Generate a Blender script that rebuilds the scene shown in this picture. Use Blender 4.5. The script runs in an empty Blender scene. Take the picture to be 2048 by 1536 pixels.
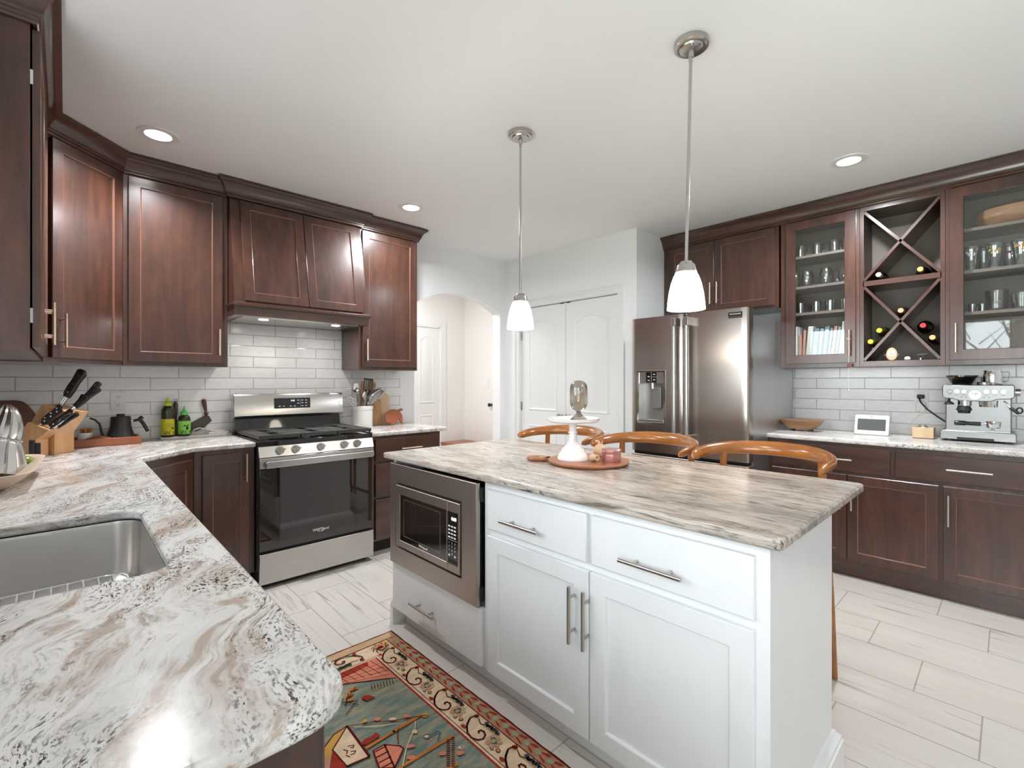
import bpy, bmesh, math, random
from math import sin, cos, pi, radians, sqrt
from mathutils import Vector, Matrix
random.seed(7)
SC = bpy.context.scene
COL = SC.collection

# ---------------------------------------------------------------- camera, sky, exposure
cam = bpy.data.cameras.new('camera'); co = bpy.data.objects.new('camera', cam); COL.objects.link(co)
co.location = (0, 0, 1.29); co.rotation_euler = (radians(90), 0, radians(46.59 - 90))
cam.sensor_width = 36; cam.lens = 36 * 944 / 2048; cam.shift_y = -0.00225; cam.clip_start = .05
SC.camera = co
vs = SC.view_settings
vs.view_transform = 'Standard'; vs.look = 'None'; vs.gamma = 1; vs.use_curve_mapping = False
vs.exposure = 0.43
SC.cycles.max_bounces = 10; SC.cycles.diffuse_bounces = 8; SC.cycles.glossy_bounces = 4
SC.cycles.transmission_bounces = 6; SC.cycles.transparent_max_bounces = 12
SC.cycles.caustics_reflective = False; SC.cycles.caustics_refractive = False
SC.cycles.sample_clamp_indirect = 6; SC.cycles.use_denoising = True
w = bpy.data.worlds.new('sky'); SC.world = w; w.use_nodes = True
bg = w.node_tree.nodes['Background']; bg.inputs[0].default_value = (.90, .955, 1, 1); bg.inputs[1].default_value = 8.0

def area(name, loc, rot, sx, sy, power, color=(1, 1, 1), shape='RECTANGLE', spread=180):
    l = bpy.data.lights.new(name, 'AREA'); l.energy = power; l.color = color; l.shape = shape; l.size = sx; l.size_y = sy
    l.spread = radians(spread)
    o = bpy.data.objects.new(name, l); COL.objects.link(o); o.location = loc; o.rotation_euler = rot
    return o
# fill lamps added outside the sink and dining windows, brightening the ceiling from below
area('sink_ceiling_fill', (-.95, 1.50, .72), (0, radians(-138), 0), .7, 1.3, 55, (.96, .98, 1))
area('dining_ceiling_fill', (-1.25, -.45, .42), (0, radians(-138), 0), .8, 1.9, 105, (.96, .98, 1))

# ---------------------------------------------------------------- materials
MATS = {}
def nm(name):
    m = bpy.data.materials.new(name); m.use_nodes = True; MATS[name] = m
    nt = m.node_tree; return m, nt, nt.nodes['Principled BSDF']
def N(nt, t, **k):
    n = nt.nodes.new('ShaderNode' + t)
    for a, b in k.items(): setattr(n, a, b)
    return n
def sock(n, i): return n.outputs[i]
def ramp(nt, src, stops, interp='LINEAR'):
    r = N(nt, 'ValToRGB'); e = r.color_ramp; e.interpolation = interp
    while len(e.elements) < len(stops): e.elements.new(.5)
    for el, (p, c) in zip(e.elements, stops): el.position = p; el.color = (*c, 1) if len(c) == 3 else c
    nt.links.new(src, r.inputs[0]); return r.outputs[0]
def math_(nt, op, a, b=None, c=None):
    n = N(nt, 'Math', operation=op)
    for i, x in enumerate((a, b, c)):
        if x is None: continue
        if isinstance(x, (int, float)): n.inputs[i].default_value = x
        else: nt.links.new(x, n.inputs[i])
    return n.outputs[0]
def mix(nt, fac, a, b, blend='MIX'):
    n = N(nt, 'Mix', data_type='RGBA', blend_type=blend)
    for i, x in ((0, fac), (6, a), (7, b)):
        if isinstance(x, (int, float)): n.inputs[i].default_value = x
        elif isinstance(x, tuple): n.inputs[i].default_value = (*x, 1)
        else: nt.links.new(x, n.inputs[i])
    return n.outputs[2]
def noise(nt, vec, scale, detail=4, rough=.55, dist=0):
    n = N(nt, 'TexNoise'); n.inputs['Scale'].default_value = scale; n.inputs['Detail'].default_value = detail
    n.inputs['Roughness'].default_value = rough; n.inputs['Distortion'].default_value = dist
    if vec is not None: nt.links.new(vec, n.inputs['Vector'])
    return n.outputs['Fac']
def coords(nt, kind='Object', scale=(1, 1, 1), rot=(0, 0, 0)):
    src = N(nt, 'NewGeometry').outputs['Position'] if kind == 'Position' else N(nt, 'TexCoord').outputs[kind]
    mp = N(nt, 'Mapping'); mp.inputs['Scale'].default_value = scale; mp.inputs['Rotation'].default_value = rot
    nt.links.new(src, mp.inputs[0]); return mp.outputs[0]
def bump(nt, p, h, strength=.2, dist=.01):
    b = N(nt, 'Bump'); b.inputs['Strength'].default_value = strength; b.inputs['Distance'].default_value = dist
    nt.links.new(h, b.inputs['Height']); nt.links.new(b.outputs[0], p.inputs['Normal'])
def plain(name, col, rough=.5, metal=0, coat=0, spec=.5, var=0, trans=0, ior=1.45, emit=None, es=1):
    m, nt, p = nm(name)
    p.inputs['Base Color'].default_value = (*col, 1); p.inputs['Roughness'].default_value = rough; p.inputs['Metallic'].default_value = metal
    p.inputs['Coat Weight'].default_value = coat; p.inputs['Specular IOR Level'].default_value = spec
    p.inputs['Transmission Weight'].default_value = trans; p.inputs['IOR'].default_value = ior
    if emit: p.inputs['Emission Color'].default_value = (*emit, 1); p.inputs['Emission Strength'].default_value = es
    n = noise(nt, coords(nt, 'Object'), 9, 3)
    v = var or .04
    nt.links.new(mix(nt, n, tuple(c * (1 - v) for c in col), tuple(min(1, c * (1 + v)) for c in col)), p.inputs['Base Color'])
    return m
def wood(name, c1, c2, axis='z', rough=.35, coat=.3, freq=14, streak=.5, spec=.5):
    m, nt, p = nm(name)
    s = {'z': (freq, freq, freq * .09), 'x': (freq * .09, freq, freq), 'y': (freq, freq * .09, freq)}[axis]
    v = coords(nt, 'Object', s)
    n1 = noise(nt, v, 1.0, 6, .65, .6)
    n2 = noise(nt, coords(nt, 'Object', {'z': (1, 1, .55), 'x': (.55, 1, 1), 'y': (1, .55, 1)}[axis]), 6.0, 5, .6, 1.2)
    mid = tuple((a + b) / 2 for a, b in zip(c1, c2))
    c = ramp(nt, n1, [(.28, c1), (.5, mid), (.72, c2)])
    c = mix(nt, ramp(nt, n2, [(.36, (0, 0, 0)), (.66, (streak, streak, streak))]), c, tuple(q * .72 for q in c1))
    nt.links.new(c, p.inputs['Base Color'])
    p.inputs['Roughness'].default_value = rough; p.inputs['Coat Weight'].default_value = coat; p.inputs['Coat Roughness'].default_value = .18
    p.inputs['Specular IOR Level'].default_value = spec
    bump(nt, p, n1, .05, .004)
    return m
def steel(name, col, rough=.26, axis='z', aniso=.0, brush=.02):
    m, nt, p = nm(name); p.inputs['Metallic'].default_value = 1
    s = {'z': (160, 160, 3), 'x': (3, 160, 160), 'y': (160, 3, 160)}[axis]
    n = noise(nt, coords(nt, 'Object', s), 1, 3)
    nt.links.new(mix(nt, n, tuple(c * .96 for c in col), tuple(min(1, c * 1.03) for c in col)), p.inputs['Base Color'])
    nt.links.new(math_(nt, 'MULTIPLY_ADD', n, brush, rough - brush / 2), p.inputs['Roughness'])
    if aniso:
        p.inputs['Anisotropic'].default_value = aniso; tg = N(nt, 'Tangent', direction_type='RADIAL', axis='Z'); nt.links.new(tg.outputs[0], p.inputs['Tangent'])
    return m
def stone(name, ang, base, warm, grey, dark, wa=.6, band=1.0, fleck=.8, wavy=.5, rough=.19, fs=(235, 80), g=(.6, .75)):
    """polished marble-like counter slab: drifting tan bands, grey clouds, fine streaks and dark mineral flecks"""
    m, nt, p = nm(name)
    v0 = coords(nt, 'Position', (1, 1, 1), (0, 0, ang))
    warp = N(nt, 'TexNoise'); warp.inputs['Scale'].default_value = 2.6; warp.inputs['Detail'].default_value = 3
    nt.links.new(v0, warp.inputs['Vector'])
    sub = N(nt, 'VectorMath', operation='SUBTRACT'); nt.links.new(warp.outputs['Color'], sub.inputs[0]); sub.inputs[1].default_value = (.5, .5, .5)
    def warped(amt):
        sc = N(nt, 'VectorMath', operation='SCALE'); sc.inputs['Scale'].default_value = amt; nt.links.new(sub.outputs[0], sc.inputs[0])
        ad = N(nt, 'VectorMath', operation='ADD'); nt.links.new(v0, ad.inputs[0]); nt.links.new(sc.outputs[0], ad.inputs[1]); return ad.outputs[0]
    wv = warped(wavy * .5)
    def mp(scale, off=0):
        q = N(nt, 'Mapping'); q.inputs['Scale'].default_value = scale; q.inputs['Location'].default_value = (off, off * .7, 0); nt.links.new(wv, q.inputs[0]); return q.outputs[0]
    st = lambda v, lo, hi, top=1.0: ramp(nt, v, [(lo, (0, 0, 0)), (hi, (top, top, top))])
    A = noise(nt, mp((7 * band, 1.0 * band, 7 * band)), 1, 8, .68)
    B = noise(nt, mp((30 * band, 2.6 * band, 30 * band), 3), 1, 7, .66)
    C = noise(nt, mp((3.5, 1.4, 3.5), 7), 1, 5, .55)
    D = noise(nt, mp((fs[0], fs[1], fs[0]), 1), 1, 4, .6)
    D2 = noise(nt, mp((11, 2.6, 11), 5), 1, 6, .68)
    G = noise(nt, mp((75, 4.5, 75), 9), 1, 6, .7)
    c = mix(nt, st(A, .47, .62, wa), base, warm)
    c = mix(nt, st(C, .50, .66, .55), c, grey)
    c = mix(nt, st(B, .51, .61, .75), c, tuple(x * .92 for x in warm))
    c = mix(nt, st(G, .55, .64, g[0]), c, tuple(x * g[1] for x in warm))
    c = mix(nt, st(noise(nt, mp((14, 5, 14), 12), 1, 6, .7), .52, .66, .75), c, tuple(min(1, x * 1.05) for x in base))
    c = mix(nt, math_(nt, 'MULTIPLY', st(D, .525, .59), st(D2, .455, .59, fleck)), c, dark)
    gr = math_(nt, 'MULTIPLY', st(noise(nt, mp((85, 30, 85), 15), 1, 7, .75), .50, .60), st(noise(nt, mp((5.5, 2.2, 5.5), 21), 1, 6, .7), .56, .68, fleck))
    c = mix(nt, gr, c, (.115, .112, .085))
    nt.links.new(c, p.inputs['Base Color']); p.inputs['Roughness'].default_value = rough; p.inputs['Specular IOR Level'].default_value = .32
    return m
def glassy(name, col=(1, 1, 1), alpha=.12, rough=.02, fres=.75):
    """thin clear glass: mostly see-through with a Fresnel reflection"""
    m, nt, p = nm(name); out = nt.nodes['Material Output']
    t = N(nt, 'BsdfTransparent'); t.inputs[0].default_value = (*col, 1)
    g = N(nt, 'BsdfGlossy'); g.inputs['Roughness'].default_value = rough; g.inputs['Color'].default_value = (1, 1, 1, 1)
    fr = N(nt, 'LayerWeight'); fr.inputs[0].default_value = .35
    f = math_(nt, 'MULTIPLY_ADD', fr.outputs['Fresnel'], fres, alpha)
    mx = N(nt, 'MixShader'); nt.links.new(f, mx.inputs[0]); nt.links.new(t.outputs[0], mx.inputs[1]); nt.links.new(g.outputs[0], mx.inputs[2])
    nt.links.new(mx.outputs[0], out.inputs['Surface']); return m
def tile_mat(name, ax, u0, L, z0, h):
    """glazed white running-bond wall tile laid out in metres on the wall"""
    m, nt, p = nm(name)
    sx = N(nt, 'SeparateXYZ'); nt.links.new(N(nt, 'NewGeometry').outputs['Position'], sx.inputs[0])
    wob = noise(nt, coords(nt, 'Position'), 9, 2)
    z = math_(nt, 'DIVIDE', math_(nt, 'SUBTRACT', math_(nt, 'MULTIPLY_ADD', wob, .004, sx.outputs[2]), z0 + .002), h)
    row = math_(nt, 'FLOOR', z)
    u = math_(nt, 'ADD', math_(nt, 'DIVIDE', math_(nt, 'SUBTRACT', sx.outputs[ax], u0), L), math_(nt, 'MULTIPLY', math_(nt, 'MODULO', math_(nt, 'ABSOLUTE', row), 2), .5))
    fz = math_(nt, 'FRACT', z); fu = math_(nt, 'FRACT', u)
    ez = math_(nt, 'MULTIPLY', math_(nt, 'MINIMUM', fz, math_(nt, 'SUBTRACT', 1, fz)), h)
    eu = math_(nt, 'MULTIPLY', math_(nt, 'MINIMUM', fu, math_(nt, 'SUBTRACT', 1, fu)), L)
    e = math_(nt, 'MINIMUM', ez, eu)
    body = ramp(nt, e, [(.0, (0, 0, 0)), (.0012, (0, 0, 0)), (.003, (1, 1, 1))])
    cell = N(nt, 'TexWhiteNoise', noise_dimensions='2D'); cb = N(nt, 'CombineXYZ'); nt.links.new(row, cb.inputs[0]); nt.links.new(math_(nt, 'FLOOR', u), cb.inputs[1])
    nt.links.new(cb.outputs[0], cell.inputs['Vector'])
    t = mix(nt, cell.outputs['Value'], (.85, .85, .85), (.92, .92, .92))
    t = mix(nt, ramp(nt, noise(nt, coords(nt, 'Position', (1, 1, 3)), 22, 4), [(.45, (0, 0, 0)), (.75, (.5, .5, .5))]), t, (.74, .745, .75))
    nt.links.new(mix(nt, body, (.36, .35, .34), t), p.inputs['Base Color'])
    p.inputs['Roughness'].default_value = .16
    hh = math_(nt, 'ADD', body, math_(nt, 'MULTIPLY', noise(nt, coords(nt, 'Position', (1, 1, 2)), 14, 2), .5))
    bump(nt, p, hh, .25, .004); return m
def floor_mat():
    m, nt, p = nm('floor_tile')
    sx = N(nt, 'SeparateXYZ'); nt.links.new(N(nt, 'NewGeometry').outputs['Position'], sx.inputs[0])
    W, L = .3105, .615
    u = math_(nt, 'DIVIDE', math_(nt, 'SUBTRACT', sx.outputs[0], 2.568), W); col = math_(nt, 'FLOOR', u)
    v = math_(nt, 'DIVIDE', math_(nt, 'SUBTRACT', math_(nt, 'SUBTRACT', sx.outputs[1], .28), math_(nt, 'MULTIPLY', col, .205)), L); row = math_(nt, 'FLOOR', v)
    fu = math_(nt, 'FRACT', u); fv = math_(nt, 'FRACT', v)
    e = math_(nt, 'MINIMUM', math_(nt, 'MULTIPLY', math_(nt, 'MINIMUM', fu, math_(nt, 'SUBTRACT', 1, fu)), W), math_(nt, 'MULTIPLY', math_(nt, 'MINIMUM', fv, math_(nt, 'SUBTRACT', 1, fv)), L))
    body = ramp(nt, e, [(0, (0, 0, 0)), (.0011, (0, 0, 0)), (.0022, (1, 1, 1))])
    cb = N(nt, 'CombineXYZ'); nt.links.new(col, cb.inputs[0]); nt.links.new(row, cb.inputs[1])
    cell = N(nt, 'TexWhiteNoise', noise_dimensions='2D'); nt.links.new(cb.outputs[0], cell.inputs['Vector'])
    off = N(nt, 'VectorMath', operation='MULTIPLY_ADD'); nt.links.new(cell.outputs['Color'], off.inputs[0]); off.inputs[1].default_value = (9, 9, 9)
    nt.links.new(N(nt, 'NewGeometry').outputs['Position'], off.inputs[2])
    def mp(s):
        q = N(nt, 'Mapping'); q.inputs['Scale'].default_value = s; nt.links.new(off.outputs[0], q.inputs[0]); return q.outputs[0]
    n1 = noise(nt, mp((14, 1.1, 1)), 1, 5, .6, .7); n2 = noise(nt, mp((34, 1.6, 1)), 1, 5, .6, .4); n3 = noise(nt, mp((4, .9, 1)), 1, 3)
    c = mix(nt, n1, (.62, .57, .515), (.75, .705, .655))
    c = mix(nt, ramp(nt, n3, [(.5, (0, 0, 0)), (.8, (.4, .4, .4))]), c, (.66, .64, .62))
    c = mix(nt, math_(nt, 'MULTIPLY', ramp(nt, n2, [(.56, (0, 0, 0)), (.64, (.85, .85, .85))]), ramp(nt, n1, [(.47, (0, 0, 0)), (.60, (1, 1, 1))])), c, (.33, .28, .24))
    nt.links.new(mix(nt, body, (.33, .29, .26), c), p.inputs['Base Color'])
    p.inputs['Roughness'].default_value = .22; bump(nt, p, body, .15, .002); return m

ESP1, ESP2 = (.036, .0125, .0075), (.112, .039, .021)
wood('espresso', ESP1, ESP2, 'z', .33, .8, 15, .5)
wood('espresso_across_x', ESP1, ESP2, 'x', .33, .8, 15, .5)
wood('espresso_across_y', ESP1, ESP2, 'y', .33, .8, 15, .5)
plain('espresso_worn_highlight', (.21, .098, .068), .28, coat=.5)  # rub-through finish on the bead; its paler tone also paints in a highlight
plain('cabinet_inside', (.23, .185, .16), .5)
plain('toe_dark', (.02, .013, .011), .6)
plain('white_lacquer', (.80, .805, .81), .3, coat=.1)
plain('wall_paint', (.86, .87, .885), .75, var=.01)
plain('hall_paint', (.84, .83, .81), .75, var=.01)
plain('ceiling_paint', (.875, .88, .885), .9, var=.01)
plain('door_paint', (.80, .805, .81), .4, var=.01)
steel('stainless', (.53, .515, .495), .27, 'x')
steel('machine_steel', (.26, .26, .255), .33, 'y')
steel('stainless_upright', (.44, .395, .36), .24, 'y', .7)
steel('stainless_side', (.50, .50, .50), .36, 'z')
steel('stainless_sink', (.58, .56, .54), .30, 'y')
steel('warm_steel', (.52, .455, .41), .42, 'y')
plain('satin_nickel', (.66, .60, .54), .25, 1)
plain('brushed_nickel', (.52, .50, .48), .25, 1)
plain('chrome', (.80, .80, .80), .09, 1)
plain('champagne_pull', (.80, .62, .48), .28, 1)
plain('black_gloss', (.012, .011, .011), .06, coat=.6)
plain('oven_glass', (.016, .012, .010), .035, coat=.8, spec=.7)
plain('black_matte', (.018, .018, .018), .5)
plain('black_enamel', (.03, .031, .033), .22)
plain('cast_iron', (.055, .052, .05), .42)
plain('white_print', (.85, .85, .85), .5)
plain('blue_digits', (.5, .75, 1), .5, emit=(.55, .75, 1), es=1.5)
plain('white_digits', (.9, .95, 1), .5, emit=(.85, .95, 1), es=1.6)
plain('white_plastic', (.82, .82, .81), .35)
plain('white_ceramic', (.84, .83, .81), .18, coat=.4)
plain('milk_glass', (.86, .86, .87), .12, coat=.5)
plain('dispenser_grey', (.30, .285, .27), .38, .6)
plain('screen', (.10, .11, .11), .12, coat=.5)
glassy('clear_glass', (1, 1, 1), .025)
glassy('pane_glass', (.97, .985, .98), .03)
glassy('door_glass', (.97, .985, .98), .025, .02, .40)
glassy('tumbler_glass', (.95, .96, .96), .09, .04)
glassy('smoke_glass', (.62, .60, .555), .03, .03, .6)
wood('light_block', (.52, .26, .11), (.72, .42, .20), 'z', .4, .2, 24, .2)
wood('cherry', (.26, .075, .025), (.42, .14, .05), 'x', .4, .25, 20, .4)
wood('acacia', (.20, .085, .04), (.50, .27, .13), 'y', .42, .2, 16, .4)
wood('walnut', (.10, .04, .018), (.24, .105, .05), 'x', .4, .2, 18, .4)
wood('teak_board', (.24, .10, .035), (.64, .38, .18), 'z', .5, .1, 40, .3)
wood('pale_board', (.58, .40, .24), (.74, .54, .35), 'z', .5, .1, 30, .2)
wood('red_board', (.30, .085, .030), (.38, .12, .045), 'z', .45, .1, 14, .4)
wood('round_board', (.30, .095, .036), (.42, .16, .065), 'y', .4, .15, 20, .4)
wood('stool_wood', (.27, .085, .014), (.43, .155, .030), 'y', .25, .6, 14, .5)
wood('bleached_wood', (.62, .46, .33), (.76, .60, .46), 'y', .55, .05, 14, .3)
wood('bowl_wood', (.38, .17, .08), (.62, .36, .20), 'y', .4, .2, 13, .5)
wood('dark_handle', (.05, .017, .008), (.14, .05, .025), 'z', .3, .3, 30, .4)
plain('knife_black', (.010, .009, .010), .28, coat=.2)
plain('rush_cord', (.55, .42, .26), .8)
plain('milky_shade', (.95, .88, .78), .35, emit=(1, .90, .76), es=7)
plain('lamp_disc', (1, 1, 1), .5, emit=(1, .97, .92), es=14)
stone('island_stone', 0, (.56, .505, .455), (.32, .255, .205), (.27, .26, .245), (.04, .036, .032), .80, 1.25, .9, .16, fs=(150, 13), g=(.85, .45))
stone('counter_stone', radians(22), (.73, .715, .70), (.43, .32, .245), (.43, .44, .445), (.06, .048, .038), .62, .85, 1.0, .6)
stone('bar_stone', 0, (.80, .78, .75), (.55, .48, .42), (.42, .42, .41), (.05, .05, .05), .5, 1.1, .95, .4)
tile_mat('tile_stove', 0, .25, .304, 1.316, .0795)
tile_mat('tile_bar', 1, .91, .311, 1.318, .0815)
floor_mat()

# ---------------------------------------------------------------- mesh builder
WM = {}
class M:
    def __init__(s): s.v = []; s.f = []; s.mi = []; s.m = 0
    def add(s, vs_, fs):
        b = len(s.v); s.v += [tuple(x) for x in vs_]
        for f in fs: s.f.append([b + i for i in f]); s.mi.append(s.m)
        return s
    def box(s, x0, x1, y0, y1, z0, z1, F=None):
        P = [(x, y, z) for x in (x0, x1) for y in (y0, y1) for z in (z0, z1)]
        if F: P = [F(*p) for p in P]
        return s.add(P, [(0, 1, 3, 2), (4, 6, 7, 5), (0, 4, 5, 1), (2, 3, 7, 6), (0, 2, 6, 4), (1, 5, 7, 3)])
    def loops(s, Ls, cap0=True, cap1=True, closed=True):
        n = len(Ls[0]); b = len(s.v)
        for L in Ls: s.v += [tuple(p) for p in L]
        for k in range(len(Ls) - 1):
            for i in range(n if closed else n - 1):
                j = (i + 1) % n
                s.f.append([b + k * n + i, b + k * n + j, b + (k + 1) * n + j, b + (k + 1) * n + i]); s.mi.append(s.m)
        if cap0: s.f.append([b + i for i in range(n)][::-1]); s.mi.append(s.m)
        if cap1: s.f.append([b + (len(Ls) - 1) * n + i for i in range(n)]); s.mi.append(s.m)
        return s
    def tube(s, pts, r, n=10, closed=False, cap=True, flat=1.0, up=None):
        pts = [Vector(p) for p in pts]; k = len(pts)
        rs = r if isinstance(r, (list, tuple)) else [r] * k
        T = []
        for i in range(k):
            a = pts[(i - 1) % k] if (closed or i > 0) else pts[i]; b = pts[(i + 1) % k] if (closed or i < k - 1) else pts[i]
            T.append((b - a).normalized())
        u = Vector(up) if up else (Vector((0, 0, 1)) if abs(T[0].z) < .9 else Vector((1, 0, 0)))
        u = (u - T[0] * u.dot(T[0])).normalized(); Ls = []
        for i in range(k):
            u = (u - T[i] * u.dot(T[i])).normalized(); v = T[i].cross(u)
            Ls.append([pts[i] + (u * cos(2 * pi * j / n) + v * (sin(2 * pi * j / n) * flat)) * rs[i] for j in range(n)])
        if closed: Ls.append(Ls[0])
        return s.loops(Ls, cap and not closed, cap and not closed)
    def cyl(s, a, b, r, r2=None, n=20, cap=True): return s.tube([a, b], [r, r if r2 is None else r2], n, cap=cap)
    def lathe(s, prof, c=(0, 0, 0), n=32, A=None, cap=True):
        Ls = []
        for r, z in prof:
            L = []
            for j in range(n):
                p = Vector((r * cos(2 * pi * j / n), r * sin(2 * pi * j / n), z))
                if A: p = A @ p
                L.append(p + Vector(c))
            Ls.append(L)
        return s.loops(Ls, cap, cap)
    def prism(s, poly, t0, t1, fn): return s.loops([[fn(a, b, t0) for a, b in poly], [fn(a, b, t1) for a, b in poly]])
    def poly(s, pts): return s.add(pts, [list(range(len(pts)))])
    def build(s, name, mat, parent=None, bevel=0, seg=2, smooth=True, ang=38, sub=0, recalc=True):
        if not isinstance(mat, (list, tuple)): mat = [mat]
        xs, ys, zs = zip(*s.v); c = Vector(((min(xs) + max(xs)) / 2, (min(ys) + max(ys)) / 2, min(zs)))
        me = bpy.data.meshes.new(name); me.from_pydata([Vector(v) - c for v in s.v], [], s.f); 
        for q in mat: me.materials.append(MATS[q])
        me.polygons.foreach_set('material_index', s.mi)
        if recalc:
            bm = bmesh.new(); bm.from_mesh(me); bmesh.ops.remove_doubles(bm, verts=bm.verts, dist=1e-6)
            bmesh.ops.recalc_face_normals(bm, faces=bm.faces); bm.to_mesh(me); bm.free()
        if smooth: me.shade_smooth(); me.set_sharp_from_angle(angle=radians(ang))
        o = bpy.data.objects.new(name, me); COL.objects.link(o); o.location = c; WM[o] = Matrix.Translation(c)
        if parent is not None: o.parent = parent; o.matrix_parent_inverse = WM[parent].inverted()
        if bevel:
            b = o.modifiers.new('b', 'BEVEL'); b.width = bevel; b.segments = seg; b.limit_method = 'ANGLE'; b.angle_limit = radians(40)
        if sub:
            q = o.modifiers.new('s', 'SUBSURF'); q.levels = sub; q.render_levels = sub
        return o
def tag(o, label, cat, group=None, kind=None):
    o['label'] = label; o['category'] = cat
    if group: o['group'] = group
    if kind: o['kind'] = kind
    return o
def thing(name, label, cat, loc=(0, 0, 0), group=None):
    o = bpy.data.objects.new(name, None); COL.objects.link(o); o.location = loc; o.empty_display_size = .05
    WM[o] = Matrix.Translation(loc); return tag(o, label, cat, group)
def struct(o, label=None):
    o['kind'] = 'structure'
    if label: o['label'] = label
    return o
def dup(root, dx, label, rz=0):
    """a copy of a thing with copies of its parts and sub-parts"""
    r = root.copy(); COL.objects.link(r); r.location = Vector(root.location) + Vector(dx); r['label'] = label
    r.rotation_euler.z = rz
    for ch in list(root.children):
        c = ch.copy(); COL.objects.link(c); c.parent = r
        for g in list(ch.children):
            d = g.copy(); COL.objects.link(d); d.parent = c
    return r
def text(name, body, size, M4, mat, parent, ext=.0006, align='CENTER'):
    cu = bpy.data.curves.new(name, 'FONT'); cu.body = body; cu.size = size; cu.extrude = ext; cu.align_x = align; cu.align_y = 'CENTER'
    tmp = bpy.data.objects.new(name + '_outline', cu); COL.objects.link(tmp); me = bpy.data.meshes.new_from_object(tmp)
    bpy.data.objects.remove(tmp); me.materials.clear(); me.materials.append(MATS[mat])
    o = bpy.data.objects.new(name, me); COL.objects.link(o); WM[o] = M4
    if parent is not None: o.parent = parent; o.matrix_parent_inverse = WM[parent].inverted()
    o.matrix_basis = M4; return o
def frame_of(org, ex, ey):
    ex = Vector(ex).normalized(); ey = Vector(ey).normalized(); ez = ex.cross(ey)
    m = Matrix((ex, ey, ez)).transposed().to_4x4(); m.translation = Vector(org); return m
# wall-face frames: a along the wall, b up, c out of the wall
def FY(y0): return lambda a, b, c: (a, y0 - c, b)
def FXm(x0): return lambda a, b, c: (x0 - c, a, b)      # faces -X
def FXp(x0): return lambda a, b, c: (x0 + c, a, b)      # faces +X
def FD(ox, oy): return lambda a, b, c: (ox + (a + c) / sqrt(2), oy + (a - c) / sqrt(2), b)
def rrect(a0, a1, b0, b1, r, n=5):
    P = []
    for cx, cy, t in ((a1 - r, b1 - r, 0), (a0 + r, b1 - r, 90), (a0 + r, b0 + r, 180), (a1 - r, b0 + r, 270)):
        for i in range(n + 1): q = radians(t + 90 * i / n); P.append((cx + r * cos(q), cy + r * sin(q)))
    return P
def pull(parent, F, a, b, L, vert, mat, r=.006, out=.032, post=.7):
    m = M(); h = L / 2; k = L * post / 2
    if vert:
        m.cyl(F(a, b - h, out), F(a, b + h, out), r, n=12)
        for q in (-k, k): m.cyl(F(a, b + q, 0), F(a, b + q, out), r * .8, n=10)
    else:
        m.cyl(F(a - h, b, out), F(a + h, b, out), r, n=12)
        for q in (-k, k): m.cyl(F(a + q, b, 0), F(a + q, b, out), r * .8, n=10)
    return m.build('handle', mat, parent)
def offF(F, d): return lambda a, b, c: F(a, b, c + d)
def panel_door(parent, F, a0, a1, b0, b1, mats, stile=.056, th=.02, name='door', glass=None, recess=.008):
    """framed cabinet door: frame, worn bead with painted highlight and a recessed flat panel (or a pane)"""
    R = lambda i, c: [F(a0 + i, b0 + i, c), F(a1 - i, b0 + i, c), F(a1 - i, b1 - i, c), F(a0 + i, b1 - i, c)]
    m = M()
    if glass:
        m.loops([R(0, 0), R(0, th - .002), R(.002, th), R(stile, th), R(stile + .003, th - .004), R(stile + .003, 0), R(0, 0)], False, False)
    else:
        m.loops([R(0, 0), R(0, th - .002), R(.002, th), R(stile - .001, th)], True, False)
        m.m = 1; m.loops([R(stile - .001, th), R(stile + .002, th - .0015), R(stile + .005, th - recess)], False, False)
        m.m = 0; m.loops([R(stile + .005, th - recess), R(stile + .03, th - recess)], False, True)
    d = m.build(name, mats, parent, smooth=False)
    if glass:
        g = M(); g.box(a0 + stile - .005, a1 - stile + .005, b0 + stile - .005, b1 - stile + .005, th * .4, th * .4 + .004, F)
        g.build('glass_pane', glass, d, smooth=False)
    return d
def slab_front(parent, F, a0, a1, b0, b1, mat, th=.02, name='drawer', bev=.004):
    m = M(); m.box(a0, a1, b0, b1, 0, th, F); return m.build(name, mat, parent, bevel=bev)
# ================================================================ THE ROOM
XL, XR, YS, XP, YR, YB, ZC = -.39, 4.36, 3.86, 3.555, 2.205, -2.6, 2.61
def walls(name, mat, boxes, label=None):
    m = M()
    for b in boxes: m.box(*b)
    return struct(m.build(name, mat, smooth=False), label)
m = M(); m.box(-4, 6.2, YB - .12, 5.6, -.1, 0); struct(m.build('floor', 'floor_tile', smooth=False), 'pale stone-look floor tile laid in staggered rows')
m = M(); m.box(XL - .12, 4.48, YB - .12, YS + .12, ZC, ZC + .1); struct(m.build('ceiling', 'ceiling_paint', smooth=False))
# left wall with a window over the sink and a wide dining window
a, b = XL - .12, XL
walls('wall_left', 'wall_paint', [(a, b, 2.2, YS + .12, 0, ZC), (a, b, .85, 2.2, 0, 1.14), (a, b, .85, 2.2, 2.12, ZC), (a, b, .45, .85, 0, ZC),
      (a, b, -1.35, .45, 0, .72), (a, b, -1.35, .45, 2.10, ZC), (a, b, YB - .12, -1.35, 0, ZC)])
# wall behind the camera
walls('wall_back', 'wall_paint', [(XL, XR + .12, YB - .12, YB, 0, ZC)])
walls('wall_right', 'wall_paint', [(XR, XR + .12, YB, YS, 0, ZC)])
walls('wall_pantry', 'wall_paint', [(XP, XP + .12, YR, 2.394, 0, ZC), (XP, XP + .12, 3.635, YS, 0, ZC), (XP, XP + .12, 2.394, 3.635, 2.075, ZC)])
walls('wall_alcove', 'wall_paint', [(XP + .12, XR, YR, YR + .12, 0, ZC)])
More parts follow.
